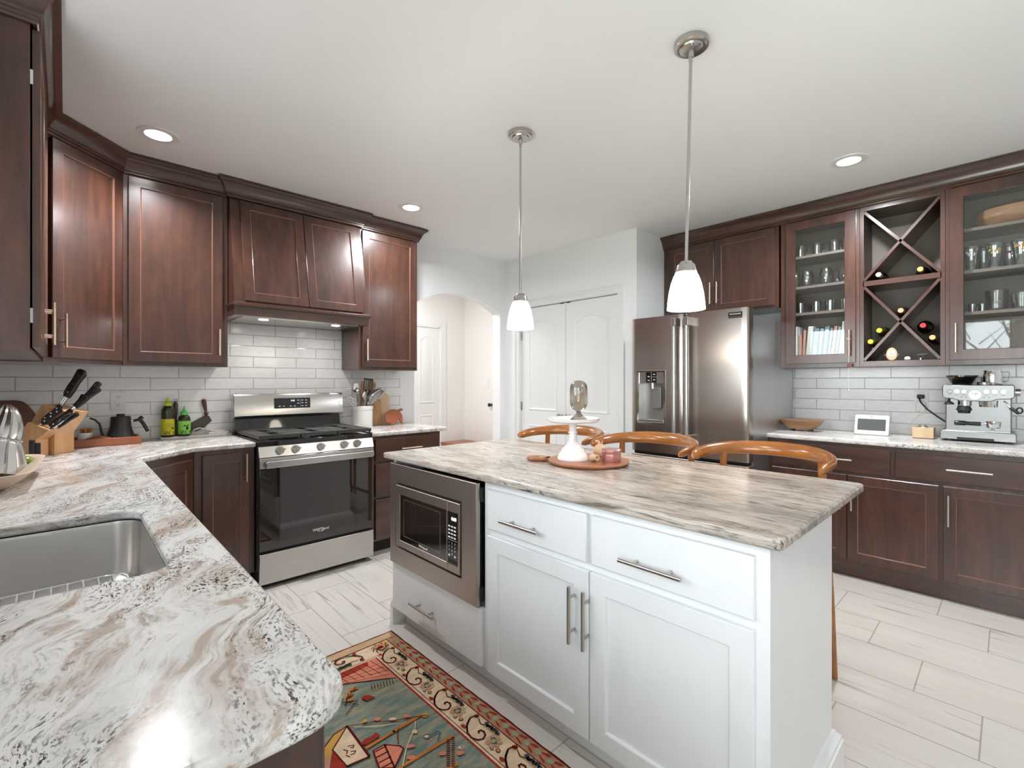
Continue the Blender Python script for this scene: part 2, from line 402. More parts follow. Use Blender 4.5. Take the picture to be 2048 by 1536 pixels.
# stove wall with the arched opening
xa, xb, xc, R, zap = 2.385, 3.47, 2.93, 1.03, 2.185
m = M(); m.box(XL, xa, YS, YS + .12, 0, ZC); m.box(xb, 4.327, YS, YS + .12, 0, ZC)
arc = [(xa + (xb - xa) * i / 28, zap - (R - sqrt(R * R - (xa + (xb - xa) * i / 28 - xc) ** 2))) for i in range(29)]
for (p, q), (r_, s_) in zip(arc, arc[1:]):
    m.add([(p, YS, q), (r_, YS, s_), (r_, YS, ZC), (p, YS, ZC), (p, YS + .12, q), (r_, YS + .12, s_), (r_, YS + .12, ZC), (p, YS + .12, ZC)],
          [(0, 1, 2, 3), (4, 7, 6, 5), (0, 4, 5, 1)])
struct(m.build('wall_stove', 'wall_paint', smooth=False), 'painted wall with a wide arched opening')
# hallway beyond the arch
walls('wall_hall_back', 'hall_paint', [(1.5, 3.015, 5.45, 5.57, 0, ZC), (3.785, 4.327, 5.45, 5.57, 0, ZC), (3.015, 3.785, 5.45, 5.57, 2.05, ZC)])
walls('wall_hall_right', 'hall_paint', [(4.207, 4.327, YS + .12, 5.45, 0, ZC)])
walls('wall_hall_left', 'hall_paint', [(1.38, 1.5, YS + .12, 5.57, 0, ZC)])
walls('ceiling_hall', 'ceiling_paint', [(1.38, 4.327, YS + .12, 5.57, ZC, ZC + .1)])
area('hall_lamp', (2.8, 4.75, 2.56), (0, 0, 0), .5, .5, 16, (1, .98, .95), 'DISK')

# tiled backsplashes
m = M(); m.box(XL, 2.235, YS - .008, YS, .915, 1.40); m.box(.775, 1.68, YS - .008, YS, 1.40, 1.80)
struct(m.build('trim_1', 'tile_stove', smooth=False), 'glossy white handmade-look tile backsplash behind the stove')
m = M(); m.box(XR - .008, XR, -.9, 1.235, .915, 1.42)
struct(m.build('trim_2', 'tile_bar', smooth=False), 'glossy white tile backsplash above the coffee counter')

# ---------------- panelled doors
def arch_panel(a0, a1, b0, b1, rise, ins):
    a0 += ins; a1 -= ins; b0 += ins; b1 -= ins; P = [(a0, b0), (a1, b0)]; n = 12
    for i in range(n + 1):
        t = i / n; P.append((a1 + (a0 - a1) * t, b1 - rise + rise * (1 - (2 * t - 1) ** 2)))
    return P
def moulded_door(name, F, a0, a1, z1, mat, label, pan):
    m = M(); m.box(a0, a1, .012, z1, -.035, 0, F); d = m.build(name, mat, smooth=False, bevel=.002); struct(d, label)
    m = M()
    for (p0, p1, q0, q1, rise) in pan:
        Ls = [[F(a, b, c) for a, b in arch_panel(p0, p1, q0, q1, rise, i)] for i, c in ((0, .0), (.006, .007), (.016, .007), (.026, .001), (.05, .001), (.075, .006))]
        m.loops(Ls, False, True)
    m.build('panel', mat, d, ang=20); return d
F = FXm(XP + .022)
for nme, a0, a1, lab in (('door_1', 3.016, 3.632, 'left leaf of the white double closet door'), ('door_2', 2.397, 3.012, 'right leaf of the white double closet door')):
    d = moulded_door(nme, F, a0, a1, 2.068, 'door_paint', lab, [(a0 + .11, a1 - .11, .99, 1.94, .07), (a0 + .11, a1 - .11, .18, .84, 0)])
    hy = a1 - .002 if nme == 'door_1' else a0 + .002
    for z in (.30, 1.03, 1.78):
        m = M(); m.cyl(F(hy, z - .045, .006), F(hy, z + .045, .006), .006, n=10); m.box(hy - .012, hy + .012, z - .045, z + .045, -.001, .003, F); m.build('hinge', 'brushed_nickel', d)
    ky = 3.062 if nme == 'door_1' else 2.965
    m = M(); A = Matrix(((0, 0, -1), (0, 1, 0), (1, 0, 0)))
    m.lathe([(.024, 0), (.026, .006), (.012, .012), (.011, .03), (.026, .038), (.031, .05), (.026, .062), (.012, .067)], F(ky, .945, 0), 20, A); m.build('knob', 'brushed_nickel', d)
    m = M(); m.box(a0 + (.02 if nme == 'door_1' else .56), a0 + (.06 if nme == 'door_1' else .60), 2.062, 2.070, -.03, .004, F); m.build('catch', 'black_matte', d)
m = M()   # casing of the double door
for p in ((2.322, 2.390, 0, 2.14), (3.640, 3.708, 0, 2.14), (2.390, 3.640, 2.078, 2.14)):
    m.box(p[0], p[1], p[2], p[3], 0, .012, FXm(XP)); 
for p in ((2.322, 2.345, 0, 2.14), (3.685, 3.708, 0, 2.14), (2.345, 3.685, 2.117, 2.14)): m.box(p[0], p[1], p[2], p[3], .0, .019, FXm(XP))
struct(m.build('trim_3', 'door_paint', bevel=.003, smooth=False), 'white casing around the double closet door')
F = FY(5.45 + .02)
d = moulded_door('door_3', F, 3.02, 3.78, 2.045, 'door_paint', 'white panelled door at the end of the hallway beyond the arch', [(3.11, 3.355, 1.0, 1.92, .07), (3.455, 3.69, 1.0, 1.92, .07), (3.11, 3.355, .18, .84, 0), (3.455, 3.69, .18, .84, 0)])
m = M()
for p in ((3.787, 3.87, 0, 2.13), (2.93, 3.015, 0, 2.13), (3.015, 3.787, 2.05, 2.13)): m.box(*p, 0, .018, FY(5.45))
struct(m.build('trim_4', 'door_paint', bevel=.003, smooth=False), 'white casing around the hallway door')
m = M(); m.box(3.87, 4.207, 0, .12, 0, .014, FY(5.45)); struct(m.build('baseboard_hall', 'door_paint', bevel=.003, smooth=False))
m = M(); m.box(YR, 2.322, 0, .12, 0, .014, FXm(XP)); m.box(3.708, YS, 0, .12, 0, .014, FXm(XP)); struct(m.build('baseboard_pantry', 'door_paint', bevel=.003, smooth=False))
# switch plate in the hall
m = M(); m.prism(rrect(4.90, 4.985, 1.20, 1.32, .006, 3), 0, .006, FXm(4.207)); sw = m.build('light_switch', 'white_plastic', bevel=.0015)
tag(sw, 'white rocker switch plate on the hallway wall inside the arch', 'light switch')
m = M(); m.box(4.925, 4.96, 1.23, 1.29, .006, .010, FXm(4.207)); m.build('rocker', 'white_plastic', sw, bevel=.001)
t = thing('door_knob', 'small dark round knob on the edge of the hall wall by the arch', 'door knob', (4.19, 4.85, .975))
m = M(); m.lathe([(.018, 0), (.02, .006), (.010, .012), (.010, .025), (.024, .035), (.024, .05), (.010, .055)], (4.207, 4.85, .975), 16, A); m.build('knob', 'black_matte', t)

# ---------------- windows (seen reflected in the glass cabinet doors)
def window(name, F, a0, a1, b0, b1, nx, nz, lab):
    m = M(); fr = .05
    m.loops([[F(a0, b0, c), F(a1, b0, c), F(a1, b1, c), F(a0, b1, c)] if not i else [F(a0 + fr, b0 + fr, c), F(a1 - fr, b0 + fr, c), F(a1 - fr, b1 - fr, c), F(a0 + fr, b1 - fr, c)]
             for i, c in ((0, -.07), (0, .0), (1, .0), (1, -.07), (0, -.07))], False, False)
    d = m.build(name, 'door_paint', smooth=False); struct(d, lab)
    m = M()
    for i in range(1, nx): q = a0 + (a1 - a0) * i / nx; m.box(q - .011, q + .011, b0 + fr, b1 - fr, -.05, -.03, F)
    for i in range(1, nz): q = b0 + (b1 - b0) * i / nz; m.box(a0 + fr, a1 - fr, q - .011, q + .011, -.05, -.03, F)
    m.build('muntins', 'door_paint', d, smooth=False)
    m = M(); m.box(a0 + fr, a1 - fr, b0 + fr, b1 - fr, -.044, -.040, F); m.build('pane', 'pane_glass', d, smooth=False)
    m = M()
    for p in ((a0 - .08, a0, b0 - .08, b1 + .2), (a1, a1 + .08, b0 - .08, b1 + .2), (a0, a1, b1, b1 + .2), (a0, a1, b0 - .08, b0)): m.box(*p, 0, .02, F)
    m.build('casing', 'door_paint', d, smooth=False); return d
window('window_1', FXp(XL), .85, 2.2, 1.14, 2.12, 2, 2, 'window over the sink')
window('window_2', FXp(XL), -1.35, .45, .72, 2.10, 4, 3, 'wide dining window with muntin bars')
# garden seen through the windows
plain('lawn_green', (.10, .24, .05), .9, var=.3); plain('bark', (.16, .13, .11), .9)
m = M(); m.box(-14, -4, -8, 8, -.6, -.5); struct(m.build('ground_lawn', 'lawn_green', smooth=False), 'green lawn outside the windows')
def tree(x, y, h, lab):
    t = thing('bare_tree', lab, 'tree', (x, y, -.5)); m = M(); rnd = random.Random(int(h * 100)); m.tube([(x, y, -.5), (x + .05, y, h * .5), (x, y + .08, h)], [.14, .11, .03], 10); m.build('trunk', 'bark', t)
    for k in range(9):
        z = .8 + h * .7 * k / 9; q = rnd.uniform(0, 6.28); L = rnd.uniform(.8, 1.6); m = M(); e = Vector((x + L * cos(q), y + L * sin(q), z + L * .7))
        m.tube([(x, y, z), (x + .5 * L * cos(q), y + .5 * L * sin(q), z + .25 * L), e], [.04, .025, .008], 6)
        for j in range(5):
            s = .4 + .12 * j; p = Vector((x, y, z)).lerp(e, s); d = Vector((rnd.uniform(-.5, .5), rnd.uniform(-.5, .5), rnd.uniform(.1, .6))); m.tube([p, p + d], [.014, .004], 5)
        m.build('branch', 'bark', t)
tree(-6.2, -.1, 5.2, 'bare tree on the lawn nearest the dining window'); tree(-8.5, 1.1, 4.4, 'bare tree standing further out on the lawn')

# ---------------- recessed ceiling lights
def can_light(x, y, lab, pw=17, sp=165):
    t = thing('recessed_light', lab, 'ceiling light', (x, y, ZC), 'recessed ceiling lights')
    m = M(); m.lathe([(.060, ZC + .001), (.060, ZC - .006), (.092, ZC - .005), (.094, ZC), (.060, ZC + .001)], (x, y, 0), 40, cap=False); m.build('trim_ring', 'white_lacquer', t)
    m = M(); m.lathe([(.0605, ZC - .001), (.0605, ZC - .004), (.001, ZC - .004)], (x, y, 0), 40, cap=False); m.build('lens', 'lamp_disc', t)
    l = area('can_and_fill_lamp', (x, y, ZC - .012), (0, 0, 0), .11, .11, pw, (.93, .965, 1), 'DISK', sp)
    return t
can_light(.36, 3.13, 'recessed light in the ceiling above the corner cabinets by the stove', 15, 135)
can_light(1.90, 3.12, 'recessed light in the ceiling by the hood end of the stove wall')
can_light(3.395, .665, 'recessed light in the ceiling before the wine rack cabinet', 24)
for x, y, q in ((.4, -1.2, 3), (3.3, -1.2, 2)):  # unseen ceiling lamps added behind the camera as fill light
    area('can_and_fill_lamp', (x, y, ZC - .012), (0, 0, 0), .11, .11, q, (.97, .985, 1), 'DISK', 165)

# ---------------- pendants
def pendant(x, y, dx, dy, lab):
    t = thing('pendant_light', lab, 'pendant lamp', (x, y, ZC), 'pendant lamps over the island')
    m = M(); m.lathe([(.064, ZC), (.064, ZC - .020), (.058, ZC - .024), (.046, ZC - .024), (.043, ZC - .030), (.030, ZC - .034), (.012, ZC - .036), (.009, ZC - .06), (.0, ZC - .062)], (x, y, 0), 36, cap=False)
    for q in (.6, 3.7): m.lathe([(.005, ZC - .030), (.006, ZC - .034), (.001, ZC - .037)], (x + .035 * cos(q), y + .035 * sin(q), 0), 10)
    m.build('canopy', 'brushed_nickel', t)
    zs = 1.735; P = lambda z: (x + dx * (ZC - z) / (ZC - zs), y + dy * (ZC - z) / (ZC - zs), z)
    m = M(); m.cyl(P(ZC - .05), P(1.752), .0062, n=12); m.cyl(P(ZC - .052), P(ZC - .075), .0075, n=12); m.build('rod', 'brushed_nickel', t)
    cx, cy, _ = P(1.7)
    m = M(); m.lathe([(.0, 1.758), (.020, 1.757), (.024, 1.750), (.034, 1.742), (.038, 1.722), (.041, 1.714)], (cx, cy, 0), 32, cap=False); m.build('socket_cap', 'brushed_nickel', t)
    m = M(); prof = [(.036, 1.718), (.046, 1.700), (.056, 1.672), (.064, 1.635), (.069, 1.595), (.0705, 1.570)]
    m.lathe(prof + [(.067, 1.570), (.066, 1.595), (.061, 1.635), (.053, 1.672), (.043, 1.700), (.034, 1.714)], (cx, cy, 0), 40, cap=False); sh = m.build('lamp_shade', 'milky_shade', t)
    l = bpy.data.lights.new('pendant_bulb', 'POINT'); l.energy = 1.5; l.color = (1, .90, .76); l.shadow_soft_size = .03
    o = bpy.data.objects.new('pendant_bulb', l); COL.objects.link(o); o.location = (cx, cy, 1.555)
pendant(1.755, 1.79, 0, 0, 'brushed nickel pendant with a milky glass shade hanging before the closet doors')
pendant(1.768, .855, -.014, .013, 'brushed nickel pendant with a lit glass shade hanging before the fridge cabinets')
# ================================================================ CABINETS
WV, WX, WY, WB = 'espresso', 'espresso_across_x', 'espresso_across_y', 'espresso_worn_highlight'
PULL = 'champagne_pull'
ZB, ZT = 1.385, 2.515; XLc = XL + .004
# --- left wall uppers, corner, stove wall uppers
t = thing('wall_cabinet', 'dark wood upper cabinet on the left wall with its plain side facing out', 'cabinet', (-.24, 2.7, ZB))
m = M(); m.box(XLc, -.087, 2.275, 3.215, 1.392, ZT); m.build('body', WV, t, bevel=.0015)
F = FXp(-.082)
for a0, a1 in ((2.288, 2.742), (2.748, 3.195)): panel_door(t, F, a0, a1, 1.408, 2.49, [WV, WB])
dd = [o for o in t.children if o.name.startswith('door')]
pull(dd[0], offF(F, .018), 2.70, 1.53, .17, True, PULL, .006, .030, .6); pull(dd[1], offF(F, .018), 2.79, 1.53, .17, True, PULL, .006, .030, .6)
for z in (1.49, 2.30): m = M(); m.box(-.088, -.080, 2.284, 2.298, z, z + .05); m.build('hinge', 'chrome', t)
O = (-.076, 3.224); FDg = FD(*O); LD = .447
t = thing('corner_cabinet', 'dark wood diagonal corner cabinet between the left wall and stove wall uppers', 'cabinet', (0, 3.5, ZB))
m = M(); m.prism([(XLc, 3.222), (-.078, 3.222), (.238, 3.541), (.238, YS - .012), (XLc, YS - .012)], ZB, ZT, lambda a, b, z: (a, b, z)); m.build('body', WV, t, smooth=False)
d = panel_door(t, offF(FDg, .001), .022, LD - .022, ZB + .024, 2.49, [WV, WB]); pull(d, offF(FDg, .021), .062, 1.545, .17, True, PULL, .006, .030, .65)
Fs = FY(3.54)
def wall_cab(lab, x0, x1, dx0, dx1, hx):
    t = thing('wall_cabinet', lab, 'cabinet', ((x0 + x1) / 2, 3.7, ZB))
    m = M(); m.box(x0, x1, 3.54, YS - .009, ZB, ZT); m.build('body', WV, t, bevel=.0015, smooth=False)
    d = panel_door(t, Fs, dx0, dx1, ZB + .026, 2.49, [WV, WB]); pull(d, offF(Fs, .02), hx, 1.543, .17, True, PULL, .006, .03, .65)
wall_cab('dark wood upper cabinet with one door left of the range hood', .241, .775, .265, .742, .720)
wall_cab('dark wood upper cabinet with one door right of the range hood', 1.682, 2.215, 1.706, 2.192, 1.735)
# --- range hood
t = thing('range_hood', 'dark wood tapered range hood with two panelled fronts above the stove', 'range hood', (1.228, 3.6, 1.715))
hx0, hx1 = .778, 1.679; yt, yb = 3.515, 3.375; zb, zt = 1.785, ZT
m = M(); m.loops([[(hx0, yb, zb), (hx1, yb, zb), (hx1, YS - .01, zb), (hx0, YS - .01, zb)], [(hx0, yt, zt), (hx1, yt, zt), (hx1, YS - .01, zt), (hx0, YS - .01, zt)]]); m.build('tapered_body', WV, t, smooth=False)
sl = Vector((0, yt - yb, zt - zb)).normalized(); nn = Vector((0, -sl.z, sl.y)); 
def FH(a, b, c):
    p = Vector((a, yb, zb)) + sl * b + nn * c; return tuple(p)
for a0, a1 in ((.835, 1.235), (1.239, 1.640)): panel_door(t, FH, a0, a1, .022, .712, [WV, WB], name='front_panel')
m = M(); m.box(.775, 1.68, 3.36, YS - .01, 1.715, zb); m.build('valance', WX, t, bevel=.002, smooth=False)
m = M(); m.loops([[(.775 - d, 3.36 - d, z), (1.68 + d, 3.36 - d, z), (1.68 + d, 3.53, z), (.775 - d, 3.53, z)] for d, z in ((.001, 1.768), (.008, 1.772), (.014, 1.780), (.014, 1.790), (.006, 1.796), (.0, 1.800))]); m.build('ledge_bead', WX, t, smooth=False)
m = M(); m.box(.83, 1.62, 3.42, 3.80, 1.712, 1.716); m.build('vent_insert', 'stainless', t)
for x in (.98, 1.48):
    m = M(); m.lathe([(.03, 1.7118), (.03, 1.7105), (.001, 1.7105)], (x, 3.50, 0), 20, cap=False); m.build('hood_lamp', 'lamp_disc', t)
    area('hood_lamp_light', (x, 3.50, 1.708), (0, 0, 0), .05, .05, .9, (1, .97, .92), 'DISK', 170)
# --- crown mouldings
def sweep(path, prof):
    """profile (out, z) swept along a plan polyline, mitred; out is to the right of travel"""
    P = [Vector(p) for p in path]; n = len(P); ds = [(P[i + 1] - P[i]).normalized() for i in range(n - 1)]; Ls = []
    for i in range(n):
        rn = lambda d: Vector((d.y, -d.x))
        if i == 0: o = rn(ds[0])
        elif i == n - 1: o = rn(ds[-1])
        else:
            a, b = rn(ds[i - 1]), rn(ds[i]); o = (a + b) / (1 + a.dot(b))
        Ls.append([(P[i].x + o.x * q, P[i].y + o.y * q, z) for q, z in prof])
    m = M(); m.loops(Ls); return m
CP = [(0, 2.498), (.010, 2.498), (.014, 2.503), (.014, 2.512), (.020, 2.516), (.020, 2.524), (.026, 2.530), (.030, 2.545), (.040, 2.565), (.054, 2.580), (.066, 2.586), (.070, 2.590), (.070, 2.604), (0, 2.604)]
def crown(name, path, lab, mat=WX): struct(sweep(path, CP).build(name, mat, ang=25), lab)
crown('trim_5', [(XL, 2.275), (-.080, 2.275), (-.080, 3.222), (.240, 3.541), (.776, 3.541)], 'dark crown moulding over the left and corner uppers')
crown('trim_6', [(.776, 3.60), (.776, 3.505), (1.681, 3.505), (1.681, 3.60)], 'dark crown moulding stepping out over the range hood')
crown('trim_7', [(1.681, 3.541), (2.216, 3.541), (2.216, YS)], 'dark crown moulding over the upper right of the hood')
crown('trim_8', [(4.02, YR), (4.02, -.9)], 'dark crown moulding along the fridge wall', WY)

# --- base cabinets, stove wall and left run
ZK, ZU = .10, .884
def toe(m, *b): m.box(*b)
t = thing('base_cabinet', 'dark wood base cabinet with one door left of the stove', 'cabinet', (.7, 3.5, 0))
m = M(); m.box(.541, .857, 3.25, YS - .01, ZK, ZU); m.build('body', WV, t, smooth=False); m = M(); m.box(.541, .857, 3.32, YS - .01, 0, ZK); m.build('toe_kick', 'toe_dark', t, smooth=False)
Fb = FY(3.25); d = panel_door(t, Fb, .579, .828, .115, .858, [WV, WB], .052); pull(d, offF(Fb, .02), .803, .765, .17, True, PULL)
t = thing('corner_base_cabinet', 'dark wood diagonal base cabinet in the counter corner', 'cabinet', (.2, 3.3, 0))
m = M(); m.prism([(XLc, 2.945), (.233, 2.945), (.539, 3.25), (.539, YS - .012), (XLc, YS - .012)], ZK, ZU, lambda a, b, z: (a, b, z)); m.build('body', WV, t, smooth=False)
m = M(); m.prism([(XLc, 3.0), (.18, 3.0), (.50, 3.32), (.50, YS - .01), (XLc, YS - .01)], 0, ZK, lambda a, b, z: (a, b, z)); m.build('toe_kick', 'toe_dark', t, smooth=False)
FDb = FD(.233, 2.945); d = panel_door(t, FDb, .03, .40, .115, .845, [WV, WB], .052); pull(d, offF(FDb, .02), .06, .76, .17, True, PULL)
t = thing('base_cabinet', 'long dark wood sink cabinet under the near counter', 'cabinet', (-.1, 1.8, 0))
m = M()   # shell left open where the sink hangs
m.box(.17, .233, .60, 2.943, ZK, ZU); m.box(XLc, .17, 1.82, 2.943, ZK, ZU); m.box(XLc, .17, .60, 1.13, ZK, ZU); m.box(XLc, .17, 1.13, 1.82, ZK, .55); m.build('body', WV, t, smooth=False)
m = M(); m.box(XLc, .17, .66, 2.943, 0, ZK); m.build('toe_kick', 'toe_dark', t, smooth=False)
Fl = FXp(.233)
for a0, a1, h in ((.63, 1.07, 1.04), (1.09, 1.49, 1.46), (1.50, 1.90, 1.53), (1.92, 2.38, 2.35), (2.39, 2.90, 2.42)):
    d = panel_door(t, Fl, a0, a1, .115, .66, [WV, WB], .052); pull(d, offF(Fl, .02), h, .57, .15, True, PULL)
    d = slab_front(t, Fl, a0, a1, .685, .85, WY); pull(d, offF(Fl, .02), (a0 + a1) / 2, .768, .17, False, PULL)
t = thing('base_cabinet', 'dark wood stack of three drawers right of the stove', 'cabinet', (1.95, 3.5, 0))
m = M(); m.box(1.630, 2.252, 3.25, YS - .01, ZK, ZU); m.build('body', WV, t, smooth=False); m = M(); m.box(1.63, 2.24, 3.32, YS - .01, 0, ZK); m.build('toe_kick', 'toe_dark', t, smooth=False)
for b0, b1 in ((.695, .862), (.43, .678), (.115, .412)):
    d = slab_front(t, Fb, 1.668, 2.235, b0, b1, WX); pull(d, offF(Fb, .02), 1.96, (b0 + b1) / 2, .18, False, PULL)
# --- counters
def chamf(poly, r):
    """round convex corners given as (x, y, radius)"""
    out = []; n = len(poly)
    for i in range(n):
        p = Vector(poly[i][:2]); q = poly[i][2]
        if not q: out.append(tuple(p)); continue
        a = (Vector(poly[i - 1][:2]) - p).normalized(); b = (Vector(poly[(i + 1) % n][:2]) - p).normalized()
        for k in range(7):
            u = k / 6; s0 = p + a * q; s1 = p + b * q; out.append(tuple(s0 * (1 - u) ** 2 + p * 2 * u * (1 - u) + s1 * u * u))
    return out
def counter(name, poly, z0, z1, mat, lab, hole=None):
    P = chamf(poly, 0); bm = bmesh.new(); vt = [bm.verts.new((x, y, z1)) for x, y in P]
    ed = [bm.edges.new((vt[i], vt[(i + 1) % len(vt)])) for i in range(len(vt))]
    if hole:
        vh = [bm.verts.new((x, y, z1)) for x, y in hole]; ed += [bm.edges.new((vh[i], vh[(i + 1) % len(vh)])) for i in range(len(vh))]
    bmesh.ops.triangle_fill(bm, use_beauty=True, use_dissolve=False, edges=ed)
    r = bmesh.ops.extrude_face_region(bm, geom=list(bm.faces)); bmesh.ops.translate(bm, verts=[g for g in r['geom'] if isinstance(g, bmesh.types.BMVert)], vec=(0, 0, z0 - z1))
    bmesh.ops.recalc_face_normals(bm, faces=bm.faces); bmesh.ops.dissolve_limit(bm, angle_limit=radians(1), verts=bm.verts, edges=bm.edges)
    me = bpy.data.meshes.new(name); bm.to_mesh(me); bm.free(); me.materials.append(MATS[mat]); me.shade_smooth(); me.set_sharp_from_angle(angle=radians(38))
    o = bpy.data.objects.new(name, me); COL.objects.link(o); WM[o] = Matrix()
    b = o.modifiers.new('b', 'BEVEL'); b.width = .008; b.segments = 3; b.limit_method = 'ANGLE'; b.angle_limit = radians(50)
    return tag(o, lab, 'countertop')
sx0, sx1, sy0, sy1 = -.275, .158, 1.166, 1.787
hole = rrect(sx0, sx1, sy0, sy1, .055, 6)
counter('countertop', [(XL, .545, 0), (.262, .545, .075), (.272, 2.955, 0), (.537, 3.215, 0), (.859, 3.215, 0), (.859, YS - .009, 0), (XL, YS - .009, 0)], .885, .915, 'counter_stone',
        'L-shaped marbled stone countertop with the undermount sink in the foreground', hole)
counter('countertop', [(1.626, 3.215, 0), (2.305, 3.215, .02), (2.305, YS - .009, 0), (1.626, YS - .009, 0)], .885, .915, 'counter_stone', 'short marbled stone countertop right of the stove')
# --- sink
t = thing('kitchen_sink', 'stainless undermount sink set into the marbled counter', 'sink', (-.06, 1.5, .68))
def ring(d, z, r): return [(x, y, z) for x, y in rrect(sx0 - d, sx1 + d, sy0 - d, sy1 + d, r, 8)]
m = M(); m.loops([ring(.018, .884, .07), ring(.002, .884, .06), ring(.0, .875, .058), ring(-.004, .74, .056), ring(-.012, .715, .06), ring(-.035, .700, .05), ring(-.12, .694, .03), ring(-.19, .692, .015)], False, True); m.build('basin', 'stainless_sink', t, recalc=True)
m = M(); m.lathe([(.055, .700), (.05, .702), (.036, .697), (.01, .696)], (-.055, 1.66, 0), 28); m.build('drain', 'chrome', t)
g = M(); z = .742; gx0, gx1, gy0, gy1 = sx0 + .03, sx1 - .03, sy0 + .03, sy1 - .03
rr = rrect(gx0, gx1, gy0, gy1, .05, 6); g.tube([(x, y, z) for x, y in rr], .0032, 8, closed=True); g.tube([(x, y, z - .02) for x, y in rr], .0025, 8, closed=True)
for i in range(1, 12):
    x = gx0 + (gx1 - gx0) * i / 12; g.cyl((x, gy0, z), (x, gy1, z), .0024, n=8); 
for i in range(1, 12):
    x = gx0 + (gx1 - gx0) * i / 12
    for y in (gy0, gy1): g.cyl((x, y, z), (x, y, z - .02), .0022, n=6)
for x in (gx0 + .06, gx1 - .06):
    for y in (gy0 + .06, gy1 - .06): g.cyl((x, y, z), (x, y, .702), .005, n=8)
o = g.build('sink_grid', 'chrome', None); tag(o, 'chrome wire rack lying in the bottom of the sink', 'sink rack')

# --- fridge wall uppers
FR = FXm(4.02)
t = thing('wall_cabinet', 'dark wood upper cabinet with two doors above the refrigerator', 'cabinet', (4.2, 1.75, 1.87))
m = M(); m.box(4.02, XR - .002, 1.238, YR - .002, 1.868, ZT); m.build('body', WV, t, smooth=False)
for a0, a1, h in ((1.735, 2.145, 1.757), (1.262, 1.731, 1.700)):
    d = panel_door(t, FR, a0, a1, 1.888, 2.492, [WV, WB]); pull(d, offF(FR, .02), h, 2.04, .18, True, PULL)
def open_cab(t, y0, y1, shelves, st=.035):
    m = M(); x0, x1, z0 = 4.02, XR - .009, 1.395
    m.box(x1 - .008, x1, y0, y1, z0, ZT); m.box(x0 + .02, x1 - .008, y0, y0 + .016, z0, ZT); m.box(x0 + .02, x1 - .008, y1 - .016, y1, z0, ZT)
    m.box(x0 + .02, x1 - .008, y0 + .016, y1 - .016, z0, z0 + .032); m.box(x0 + .02, x1 - .008, y0 + .016, y1 - .016, ZT - .03, ZT); m.build('body', 'cabinet_inside', t, smooth=False)
    m = M()
    for b in ((y0, y0 + st, z0, ZT), (y1 - st, y1, z0, ZT), (y0 + st, y1 - st, z0, z0 + .036), (y0 + st, y1 - st, ZT - .045, ZT)): m.box(x0, x0 + .02, b[0], b[1], b[2], b[3])
    m.build('face_frame', WV, t, smooth=False)
    for z in shelves:
        m = M(); m.box(x0 + .035, x1 - .008, y0 + .016, y1 - .016, z - .019, z); m.build('shelf', 'cabinet_inside', t, smooth=False)
t = thing('glass_cabinet', 'dark wood glass-door cabinet beside the refrigerator with tumblers and books', 'cabinet', (4.2, .97, 1.395))
open_cab(t, .725, 1.222, (1.812, 2.012, 2.242)); d = panel_door(t, FR, .745, 1.184, 1.424, 2.492, [WV, WB], .062, glass='door_glass'); pull(d, offF(FR, .02), .776, 1.562, .18, True, PULL)
t = thing('glass_cabinet', 'dark wood glass-door cabinet with pint glasses at the frame edge', 'cabinet', (4.2, 0, 1.395))
open_cab(t, -.55, .283, (1.722, 1.978, 2.238)); d = panel_door(t, FR, -.30, .263, 1.424, 2.492, [WV, WB], .062, glass='door_glass'); pull(d, offF(FR, .02), .234, 1.56, .18, True, PULL)
m = M(); m.box(-.55, -.31, 1.424, 2.492, 0, .02, FR); m.build('filler', WV, t, smooth=False)
t = thing('wine_rack_cabinet', 'dark wood open cabinet with two crossed wine racks', 'cabinet', (4.2, .5, 1.395))
open_cab(t, .285, .723, (), .022)
m = M(); m.box(4.02, XR - .03, .302, .706, 1.950, 1.984); m.build('shelf', WY, t, smooth=False)
def cross(y0, y1, z0, z1):
    L = Vector((y1 - y0, z1 - z0)); h = .0085; u = L.normalized(); n = Vector((-u.y, u.x)) * h; x0, x1 = 4.022, XR - .02
    m = M(); m.prism([(y0 + n.x, z0 + n.y), (y1 + n.x, z1 + n.y), (y1 - n.x, z1 - n.y), (y0 - n.x, z0 - n.y)], x0, x1, lambda a, b, c: (c, a, b)); m.build('divider', WV, t, smooth=False)
for z0, z1 in ((1.438, 1.944), (1.990, 2.464)): cross(.309, .699, z0, z1); cross(.699, .309, z0, z1)
# --- fridge wall base
FB = FXm(3.76)
t = thing('base_cabinet', 'dark wood coffee bar base cabinet with drawers and panelled doors', 'cabinet', (4.0, .4, 0))
m = M(); m.box(3.76, XR - .009, -.9, 1.222, .10, ZU); m.build('body', WV, t, smooth=False)
m = M(); m.box(3.785, XR - .009, -.9, 1.222, 0, .10); m.build('toe_kick', WY, t, smooth=False)
for a0, a1, hx in ((.520, 1.197, .805), (-.16, .495, .163)):
    d = slab_front(t, FB, a0, a1, .700, .855, WY); pull(d, offF(FB, .02), hx, .778, .19, False, 'satin_nickel')
for a0, a1, h, q in ((.746, 1.197, .775, 1), (.294, .742, .715, 1), (-.16, .274, .250, 1), (-.6, -.165, -.2, 1)):
    d = panel_door(t, FB, a0, a1, .118, .676, [WV, WB]); pull(d, offF(FB, .02), h, .54, .18, True, 'satin_nickel')
counter('countertop', [(3.715, 1.236, .012), (3.715, -.9, 0), (XR - .009, -.9, 0), (XR - .009, 1.236, 0)], .885, .915, 'bar_stone', 'marbled stone countertop of the coffee bar under the wine rack')

